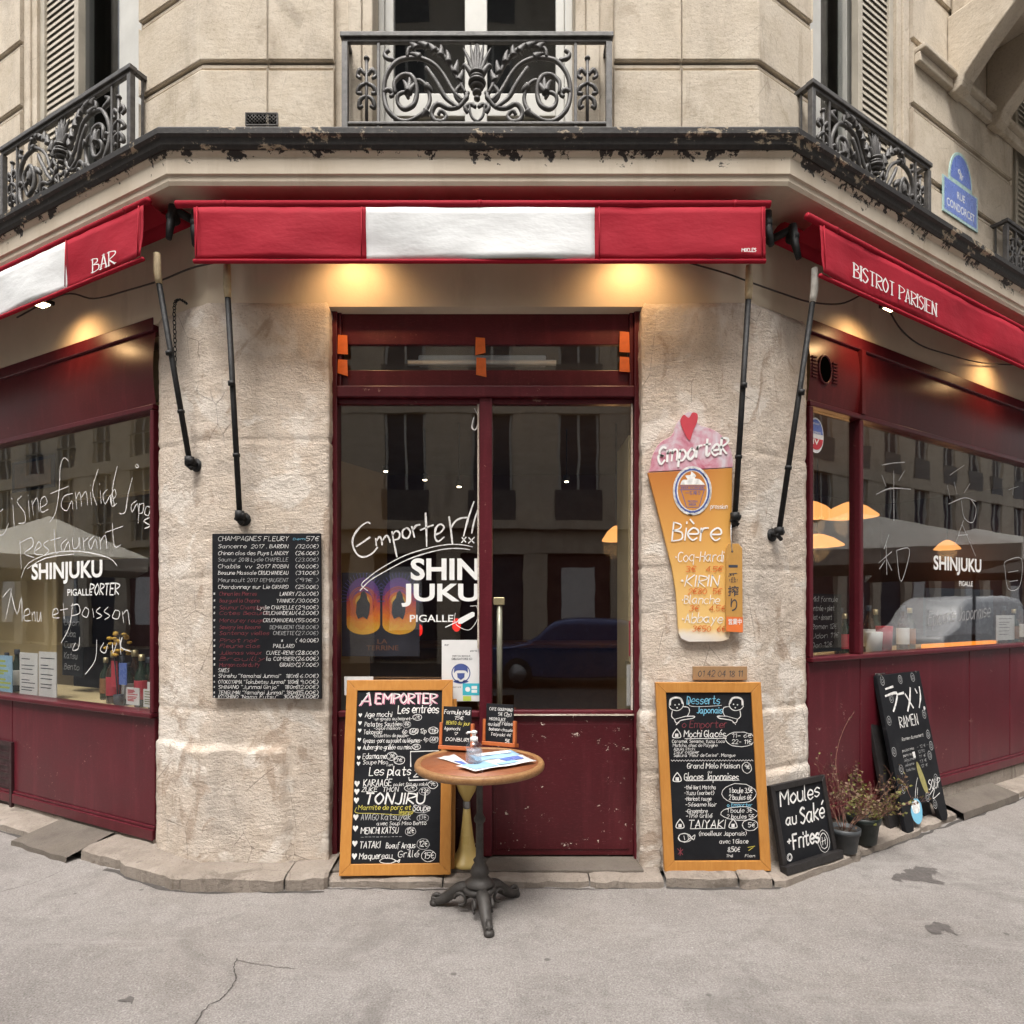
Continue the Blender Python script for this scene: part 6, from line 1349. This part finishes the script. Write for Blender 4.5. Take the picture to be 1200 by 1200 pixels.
# ================================================================== INSIDE THE BAR
# poster of two fiery arches behind the left door pane
T = thing('arch_poster', 'dark poster with two flaming sunburst arches behind the left door pane', 'poster', FR((440 - 600) * 3.95 / 750, 1.0, -.26))
dp = -.28; px_ = lambda x, y: ((390 + x / 5.716 - KX) * (YF - dp) / KF, EYE + (HZ - (580 + y / 5.714)) * (YF - dp) / KF)
mb = MB(); (a0, z0), (a1, z1) = px_(60, 1080), px_(580, 520); mb.box(FR, a0, a1, z0, z1, dp - .01, dp); obj('sheet', mb, plain('poster_dark_blue', (.035, .035, .05, 1), .5, .3, 4), T)
fp = FR.off(dp)
k = N('printed_flames'); sp = k.n('SeparateXYZ', {'Vector': k.tc.outputs['Object']}).outputs['Z']; nz = k.noise(14, 6., .7, None, 1.5)
M['flames'] = k.bsdf(k.ramp(k.math('ADD', k.bw(sp, .42, .80), k.math('MULTIPLY', nz, .5)), [(.25, (.85, .45, .05, 1)), (.45, (.85, .22, .03, 1)), (.66, (.60, .08, .08, 1)), (.9, (.16, .07, .30, 1))]), .5)
arch = MB(); rays = MB(); sun_ = MB(); inn_ = MB(); fig = MB()
for x0 in (205, 445):
    arch.poly(fp, [px_(x0 + 112 * cos(w), 690 - 130 * sin(w) * 1.05) for w in [pi * i / 20 for i in range(21)]] + [px_(x0 - 112, 870)] + [px_(x0 + 112 * cos(w), 870 + 65 * sin(w)) for w in [pi - pi * i / 10 for i in range(1, 11)]], .001)
    for i in range(40):
        w = 2 * pi * i / 40; rays.ribbon(fp, [px_(x0 + 100 * cos(w), 690 + 110 * sin(w)), px_(x0 + 150 * cos(w), 690 + 170 * sin(w))] if sin(w) < .2 else [px_(x0, 690), px_(x0 + 5, 690)], .004, .0016)
    sun_.disc(fp, *px_(x0 - 5, 715), .062, .002); inn_.disc(fp, *px_(x0 - 5, 715), .044, .0026); [ring(sun_, fp, *px_(x0 - 5, 715), q, q * 1.1, .004, .0022, wob=0, n=30) for q in (.074, .084)]
    fig.poly(fp, [px_(x0 + a, b) for a, b in ((-35, 830), (-50, 790), (-45, 720), (-22, 690), (-15, 655), (5, 640), (22, 665), (28, 700), (45, 730), (40, 790), (25, 835), (0, 815))][::-1], .0034)
obj('arch_print', arch, M['flames'], T); obj('rays', rays, plain('poster_violet', (.10, .09, .28, 1), .5), T); obj('sun_print', sun_, M['chalk_orange'], T); obj('sun_core', inn_, plain('poster_yellow', (.75, .45, .06, 1), .5), T); obj('figure_print', fig, M['ink'], T)
mb = MB(); typeset(mb, fp, 'LA', px_(300, 0)[0], px_(365, 0)[0], px_(0, 995)[1], px_(0, 965)[1], .0, .002); typeset(mb, fp, 'TERRINE', px_(225, 0)[0], px_(440, 0)[0], px_(0, 1040)[1], px_(0, 1008)[1], 0, .002); obj('lettering', mb, plain('poster_copper', (.22, .10, .06, 1), .6), T)

def bottle(fr, a, d, z, h, mat, lab_m, label):
    o = fr(a, z, d); t = thing('bottle', label, 'bottle', o, 'bottles on the window shelves'); r = h * .125
    mb = MB(); mb.lathe(o, [(r * .9, 0), (r, .006), (r, h * .58), (r * .82, h * .66), (r * .38, h * .76), (r * .34, h * .95), (r * .42, h * .955), (r * .42, h), (0, h)], 18); obj('body', mb, M[mat], t)
    mb = MB(); mb.lathe(o, [(r * 1.02, h * .15), (r * 1.025, h * .16), (r * 1.025, h * .5), (r * 1.02, h * .51)], 18); obj('paper_label', mb, M[lab_m], t)
    mb = MB(); mb.lathe(o, [(r * .44, h * .88), (r * .45, h * .885), (r * .45, h * 1.003), (0, h * 1.006)], 14); obj('cap', mb, M['ink' if lab_m == 'paper' else 'brass'], t)
rb = random.Random(2)
for i, (px, d, h) in enumerate(((182, -.26, .36), (174, -.30, .34), (166, -.26, .36), (158, -.33, .38), (150, -.27, .30), (143, -.34, .33), (133, -.28, .37), (124, -.36, .31), (20, -.30, .34), (8, -.36, .30))):
    bottle(LE, along(LE, px, d), d, .868, h, 'bottle_dark' if i % 3 else 'bottle_brown', ('paper', 'paper', 'ink_red', 'table_rim')[i % 4], 'dark sake bottle with a pale label standing in the left street window')
for i, (px, d, h) in enumerate(((1018, -.28, .36), (1026, -.34, .33), (1058, -.30, .36), (1066, -.36, .34), (985, -.35, .34), (990, -.28, .30), (1176, -.34, .36), (1188, -.28, .33), (1196, -.36, .36))):
    bottle(RI, along(RI, px, d), d, 1.205, h, 'bottle_dark' if i % 2 else 'bottle_brown', ('paper', 'ink_red', 'paper', 'table_rim')[i % 4], 'dark bottle standing in the right street window')
def upright(name, fr, px0, px1, py0, py1, d, mat, label, cat, extra=None, th=.006):
    (a0, z0), (a1, _) = wallpt(fr, px0, py1, d), wallpt(fr, px1, py1, d); z1 = height(fr, (px0 + px1) / 2, py0, d); z0 = height(fr, (px0 + px1) / 2, py1, d)
    t = thing(name, label, cat, fr((a0 + a1) / 2, z0, d)); mb = MB(); mb.box(fr, a0, a1, z0, z1, d - th, d); obj('sheet', mb, mat, t, .0)
    if extra: extra(t, fr.off(d + .001), a0, a1, z0, z1)
    return t
def printed(n, big=False, m='ink'):
    def f(t, fr, a0, a1, z0, z1):
        mb = MB(); r = random.Random(n); y = z1 - (z1 - z0) * .14
        while y > z0 + (z1 - z0) * .12:
            L_ = r.uniform(.4, .8); mb.ribbon(fr, [(a0 + (a1 - a0) * .12, y), (a0 + (a1 - a0) * (.12 + L_), y)], (z1 - z0) * (.02 if not big else .05)); y -= (z1 - z0) * r.uniform(.06, .16)
        obj('print', mb, M[m], t)
    return f
upright('paper_sheet', LE, 23, 44, 765, 817, -.16, M['paper'], 'white printed sheet standing in the left window, left one of a pair', 'notice', printed(1))
upright('paper_sheet', LE, 45.5, 66, 764, 818, -.16, M['paper'], 'white printed sheet standing in the left window, right one of a pair', 'notice', printed(2))
upright('picture_card', LE, -6, 14, 768, 816, -.18, M['paper_blue'], 'pale blue picture card at the left end of the left window shelf', 'card', printed(3, True, 'green_print'))
upright('label_card', LE, 148, 163, 806, 826, -.17, M['paper'], 'small white card with coloured pictures before the bottles, nearest the flags', 'card', printed(4, True, 'ink_red'))
upright('label_card', LE, 168, 183, 808, 829, -.17, M['paper'], 'small white card with coloured pictures before the bottles, nearest the pillar', 'card', printed(5, True, 'leaf'))
def chalky(lines):
    def f(t, fr, a0, a1, z0, z1):
        mb = MB(); r = random.Random(len(lines)); n = len(lines)
        for i, s in enumerate(lines): write(mb, fr, s, a0 + (a1 - a0) * .1, z1 - (z1 - z0) * (i + .85) / (n + .4), (z1 - z0) * .5 / n, (a1 - a0) * r.uniform(.55, .82), w=.12, rnd=r)
        obj('lettering', mb, M['chalk_dim'], t)
    return f
upright('inner_chalkboard', LE, 73, 97, 722, 792, -.45, M['slate'], 'small blackboard standing inside the left window behind the writing', 'chalkboard', chalky(['Udon', 'Soba', 'Curry', 'Katsu', 'Bento']))
upright('inner_chalkboard', RI, 947, 986, 696, 764, -.19, M['slate'], 'blackboard covered in white writing behind the narrow right window', 'chalkboard', chalky(['Midi formule', 'entrée + plat', 'plat + dessert', 'Ramen 12€', 'Udon 11€', 'Don 12€']))
upright('paper_sheet', RI, 1168, 1189, 721, 750, -.20, M['paper'], 'white printed card standing at the right end of the right window shelf', 'notice', printed(6))
t = upright('grocery_board', RI, 1085, 1164, 690, 744, -.24, M['ink'], 'dark signboard standing on an orange lit plank in the right window', 'sign', None, .02)
mb = MB(); (a0, z0), (a1, z1) = wallpt(RI, 1086, 753, -.2), wallpt(RI, 1166, 743, -.2); z0 = 1.207; z1 = 1.255
mb.box(RI, a0, a1, z0, z1, -.24, -.19); single('orange_plank', mb, M['strip_lit'], 'glowing orange plank under the dark signboard in the right window', 'light strip')
o = RI(along(RI, 1036, -.24), 1.205, -.24); T = thing('drinks_cup', 'red and white paper cup of cutlery in the right window', 'cup', o)
mb = MB(); mb.lathe(o, [(.05, 0), (.06, .2), (.058, .205)], 20); obj('cup', mb, M['ink_red'], T); mb = MB(); o2 = RI(along(RI, 1024, -.22), 1.205, -.22); mb.lathe(o2, [(.05, 0), (.06, .16), (.058, .165)], 20); obj('white_cup', mb, M['paper'], T)
# little paper flags in the left window
o = LE(along(LE, 139, -.20), .868, -.20); T = thing('paper_flags', 'red and blue paper flags with yellow flowers in a holder in the left window', 'decoration', o); mb = MB(); mb.tube([o, o + Vector((-.03, 0, .34))], .004, 6); mb.tube([o, o + Vector((.03, 0, .38))], .004, 6); mb.lathe(o, [(.03, 0), (.032, .08), (.03, .082)], 14); obj('holder', mb, M['ink'], T)
mb = MB(); mb.box(LE, along(LE, 131, -.2), along(LE, 138, -.2), 1.0, 1.18, -.20, -.196); obj('red_flag', mb, M['ink_red'], T); mb = MB(); mb.box(LE, along(LE, 140, -.2), along(LE, 149, -.2), 1.02, 1.17, -.20, -.196); obj('blue_flag', mb, M['enamel_blue'], T)
mb = MB()
for i in range(26): q = o + Vector((rb.uniform(-.09, .06), rb.uniform(-.03, .03), .34 + rb.uniform(0, .16))); mb.lathe(q, [(.0, 0), (.018, .008), (.014, .02), (0, .024)], 7)
obj('flowers', mb, plain('yellow_paper_flower', (.62, .38, .05, 1), .7, .3, 20), T)
# pictures, lamps, partition things
t = upright('framed_picture', LE, 14, 64, 537, 574, -.785, M['ink'], 'framed landscape picture on the yellow wall seen through the left window', 'picture')
def pict(t, fr, a0, a1, z0, z1, m): mb = MB(); mb.box(fr, a0, a1, z0, z1, .002, .006); obj('print', mb, m, t)
pict(t, LE.off(-.785), along(LE, 18, -.785), along(LE, 60, -.785), height(LE, 40, 570, -.785), height(LE, 40, 541, -.785), plain('landscape_print', (.22, .13, .06, 1), .5, .6, 5))
lamps = []
def pendant(x, y, z, r, label):
    o = Vector((x, y, z)); T = thing('pendant_lamp', label, 'lamp', o, 'lit orange pendant lamps in the bar')
    mb = MB(); mb.lathe(o, [(r, 0), (r * .98, .015), (r * .6, .09), (r * .25, .13), (r * .1, .14)], 24); obj('lamp_shade', mb, M['shade_lit'], T)
    mb = MB(); mb.tube([o + Vector((0, 0, .13)), Vector((x, y, 3.25))], .006, 5); obj('flex', mb, M['ink'], T)
    l = bpy.data.lights.new('lamp_light', 'POINT'); l.energy = 3.5; l.color = (1, .55, .22); l.shadow_soft_size = .12; q = bpy.data.objects.new('lamp_light', l); COL.objects.link(q); q.parent = T; q.location = (0, 0, -.06)
def ipt(fr, px, py, d): a, z = wallpt(fr, px, py, d); return fr(a, z, d)
for fr, px, py, d, r, lab in ((RI, 950, 606, -1.0, .21, 'lit orange pendant lamp nearest the stone pillar behind the right window'), (RI, 996, 606, -1.0, .24, 'wide lit orange pendant lamp beside the mullion of the right window'), (RI, 958, 640, -2.0, .28, 'lower lit orange pendant lamp behind the narrow right window'),
                              (RI, 1110, 644, -2.2, .17, 'small lit pendant lamp above the printed name in the right window'), (RI, 1163, 628, -2.4, .13, 'small lit pendant lamp at the right end of the right window'), (FR, 722, 634, -2.2, .13, 'small lit orange pendant lamp behind the right door leaf')):
    p = ipt(fr, px, py, d); pendant(p.x, p.y, p.z, r, lab)
for i, (px, py, d) in enumerate(((452, 553, -2.6), (498, 563, -2.4), (538, 571, -2.2), (664, 565, -2.4), (1097, 558, -1.8), (1155, 568, -1.8))):
    fr = FR if px < 800 else RI; p = ipt(fr, px, py, d); o = Vector((p.x, p.y, p.z)); T = thing('ceiling_spot', 'tiny lit ceiling spot glinting through the glass', 'lamp', o, 'ceiling spots in the bar')
    mb = MB(); mb.lathe(o, [(.018, 0), (.02, .006), (0, .007)], 12); obj('lamp_face', mb, M['dot'], T); mb = MB(); mb.lathe(o + Vector((0, 0, .008)), [(.03, 0), (.03, .05), (.01, .06)], 12); mb.tube([o + Vector((0, 0, .06)), Vector((o.x, o.y, 3.25))], .006, 5); obj('housing', mb, M['ink'], T)
for px, py in ((490, 746), (535, 740)):
    p = ipt(FR, px, py, -1.2); T = thing('red_lantern', 'small red glowing lantern deep behind the left door pane', 'lantern', p, 'red lanterns in the bar'); mb = MB(); mb.lathe(p, [(.01, 0), (.03, .02), (.034, .05), (.03, .08), (.01, .1)], 14); obj('lantern_body', mb, M['red_lit'], T); mb = MB(); mb.tube([p + Vector((0, 0, .1)), p + Vector((0, 0, .5))], .002, 4); obj('cord', mb, M['ink'], T)
# fluorescent tube fitting behind the transom
T = thing('tube_light', 'white fluorescent tube fitting seen through the transom over the door', 'lamp', FR((575 - 600) * 4 / 750, 3.05, -.5)); p0, p1 = ipt(FR, 490, 425, -.20), ipt(FR, 640, 425, -.20)
mb = MB(); mb.box(WORLD, p0.x, p1.x, p0.y, p0.y + .05, p0.z - .012, p0.z + .05); obj('fitting', mb, M['enamel_white'], T, .01); mb = MB(); mb.tube([p0 + Vector((-.06, -.01, -.005)), p1 + Vector((.06, -.01, -.005))], .018, 10); obj('tube', mb, M['lettering'], T)

# ================================================================== THE OTHER SIDE OF THE CROSSROADS (mirrored in the glass)
def facade(label, p0, ang, length, height_, floors, seed):
    u = Vector((cos(ang), sin(ang), 0)); fr = Frame((p0[0], p0[1], -.13), u, (0, 0, 1), Vector((u.y, -u.x, 0)))
    t = thing('apartment_building', label, 'building', fr(length / 2, 0, 0)); mb = MB()
    mb.box(fr, 0, length, 0, height_, -8, -.25); bay = 2.6; n = int(length / bay); fl = (height_ - 4.2) / floors
    m0 = MB(); m0.box(fr, 0, length, 4.0, 4.25, -.2501, .35); m0.box(fr, 0, length, height_ - .4, height_, -.2501, .45)
    for f in range(floors):
        z = 4.25 + f * fl
        for i in range(n + 1):
            a0 = 0 if i == 0 else (i - 1) * bay + bay / 2 + .62; a1 = length if i == n else i * bay + bay / 2 - .62
            mb.box(fr, a0, a1, z + .001, z + fl - .001, -.2502, 0)
        mb.box(fr, 0, length, z + fl - .5, z + fl, -.2503, .03)
    for i in range(n + 1):
        a0 = 0 if i == 0 else (i - 1) * bay + bay / 2 + .95; a1 = length if i == n else i * bay + bay / 2 - .95; mb.box(fr, a0, a1, 0, 3.99, -.2502, .02)
    mb.box(fr, 0, length, 3.3, 3.98, -.2503, .04)
    obj('wall', mb, M['facade_stone'], t); obj('cornice', m0, M['facade_stone'], t)
    w0 = None
    for f in range(floors):
        for i in range(n):
            a, z = i * bay + bay / 2, 4.25 + f * fl
            if w0 is None:
                q = MB(); F0 = Frame((0, 0, 0), fr.u, fr.v, fr.n); q.box(F0, -.6, .6, 0, fl - .5, -.2, -.16, 0)
                for x in (-.6, -.04, .54): q.box(F0, x, x + .07, 0, fl - .5, -.159, -.1, 1)
                q.box(F0, -.6, .6, .9, .96, -.1589, -.11, 1); q.box(F0, -.7, .7, -.001, .95, .02, .04, 2) if seed % 2 else q.box(F0, -.62, .62, .85, .9, .02, .06, 2)
                me = bpy.data.meshes.new('window'); me.from_pydata([tuple(v) for v in q.v], [], q.f); [me.materials.append(x) for x in (M['ink'], M['window_white'], M['railing'])]; me.polygons.foreach_set('material_index', q.mi); w0 = me
            o = bpy.data.objects.new('window', w0); COL.objects.link(o); o.parent = t; o.location = fr(a, z, 0) - ORIG[t.name]
    for i in range(n):
        a = i * bay + bay / 2; q = MB(); q.box(fr, a - .94, a + .94, .13, 3.29, -.2, -.15); obj('shop_front', q, M['ink'] if (i + seed) % 3 else M['wall_dark'], t)
        if (i + seed) % 2: q = MB(); q.box(fr, a - .5, a + .5, 1.0, 2.9, -.1499, -.14); obj('display', q, M['paper'], t)
    return t
facade('cream stone apartment building straight across the crossroads', (8.5, -11.5), pi, 17, 23, 5, 1)
pL = LE(-2.0, 0, 13.0); facade('stone apartment building across the left hand street', (pL.x, pL.y), pi - AL, 44, 18, 4, 2)
pR = RI(46, 0, 13.0); facade('stone apartment building across the right hand street', (pR.x, pR.y), pi + AR, 44, 18, 4, 3)
def vehicle(name, label, cat, loc, rz, prof, wins, width, paintm, wb, wr):
    t = thing(name, label, cat, loc); R_ = Matrix.Rotation(rz, 3, 'Z'); L0 = Vector(loc)
    P = lambda x, y, z: L0 + R_ @ Vector((x, y, z)); pr = smooth(prof, 3, True); rows = []
    for s, k_ in ((-1, .86), (-.97, .97), (-.8, 1.), (.8, 1.), (.97, .97), (1, .86)):
        cx_, cz_ = sum(p[0] for p in pr) / len(pr), .5; rows.append([P(cx_ + (x - cx_) * (1 if z < .8 else k_ * .0 + 1), s * width / 2 * (1 - max(0, z - .85) * .16), cz_ + (z - cz_) * k_) for x, z in pr + pr[:1]])
    mb = MB(); mb.grid(rows); mb.add(rows[0][:-1], [tuple(range(len(pr)))]); mb.add(rows[-1][:-1], [tuple(range(len(pr)))]); obj('body', mb, paintm, t)
    for s in (-1, 1):
        for wq in wins:
            mb = MB(); fr = Frame(P(0, s * (width / 2 - .012), 0), R_ @ Vector((1, 0, 0)), R_ @ Vector((0, -s * .16 * width / 2, 1)), R_ @ Vector((0, s, 0))); mb.prism(fr, wq if s < 0 else wq[::-1], .06, .09); obj('side_window', mb, M['bottle_dark'], t)
        for x in wb:
            h = holder('wheel', t); mb = MB(); a_, b_ = P(x, s * (width / 2 - .2), wr), P(x, s * (width / 2 + .01), wr); mb.tube([a_, a_.lerp(b_, .1), a_.lerp(b_, .9), b_], [wr * .9, wr, wr, wr * .9], 22); obj('tyre', mb, M['rubber'], h)
            mb = MB(); mb.tube([b_, P(x, s * (width / 2 + .02), wr)], wr * .6, 16); obj('rim', mb, M['grey_metal'], h)
    return t
CARP = [(-2.05, .35), (-2.1, .6), (-2.0, .82), (-1.1, .95), (-.55, 1.38), (.2, 1.45), (1.1, 1.38), (1.75, .98), (2.05, .9), (2.1, .6), (2.05, .35), (1.5, .25), (0, .22), (-1.5, .25)]
vehicle('parked_car', 'dark blue parked hatchback across the street', 'car', (1.5, -6.3, -.13), .12, CARP, [[(-.95, .95), (-.5, 1.33), (.15, 1.38), (.15, .97)], [(.22, .97), (.22, 1.38), (1.0, 1.32), (1.45, .98)]], 1.75, M['car_navy'], (-1.3, 1.3), .31)
VANP = [(-2.4, .35), (-2.45, .7), (-2.3, 1.0), (-1.5, 1.25), (-.95, 1.85), (0, 1.97), (2.3, 1.95), (2.42, 1.2), (2.42, .4), (1.6, .28), (0, .26), (-1.5, .28)]
p = RI(16.5, 0, 6.2); vehicle('parked_van', 'pale grey parked van across the right hand street', 'van', (p.x, p.y, -.13), AR, VANP, [[(-1.35, 1.25), (-.9, 1.75), (-.3, 1.8), (-.3, 1.25)], [(-.2, 1.25), (-.2, 1.8), (.9, 1.82), (.9, 1.25)]], 1.9, M['van_white'], (-1.5, 1.5), .34)
def parasol(loc, label, mat, s=3.0):
    o = Vector(loc); T = thing('parasol', label, 'parasol', o, 'cafe parasols beside the shop'); mb = MB(); mb.tube([o, o + Vector((0, 0, 2.9))], .03, 10); mb.lathe(o, [(.3, 0), (.3, .06), (.05, .1)], 16); obj('pole', mb, M['railing'], T)
    mb = MB(); top = o + Vector((0, 0, 3.0)); ring_ = [o + Vector((sx * s / 2, sy * s / 2, 2.3)) for sx, sy in ((-1, -1), (1, -1), (1, 1), (-1, 1))]; low = [q - Vector((0, 0, .2)) for q in ring_]
    mb.add([top] + ring_ + low, [(0, 1, 2), (0, 2, 3), (0, 3, 4), (0, 4, 1)] + [(1 + i, 5 + i, 5 + (i + 1) % 4, 1 + (i + 1) % 4) for i in range(4)]); obj('canopy', mb, mat, T)
p = LE(-7.9, 0, 3.0); parasol(p, 'cream square cafe parasol on the left hand street pavement', M['parasol_cream'], 2.5)
p = LE(-11.2, 0, 3.0); parasol(p, 'cream square cafe parasol farther along the left hand street', M['parasol_cream'])
p = RI(6.3, 0, 3.0); parasol(p, 'grey square cafe parasol on the right hand street pavement', M['parasol_grey'], 3.4)
p = RI(10.2, 0, 3.0); parasol(p, 'grey square cafe parasol farther along the right hand street', M['parasol_grey'], 3.4)
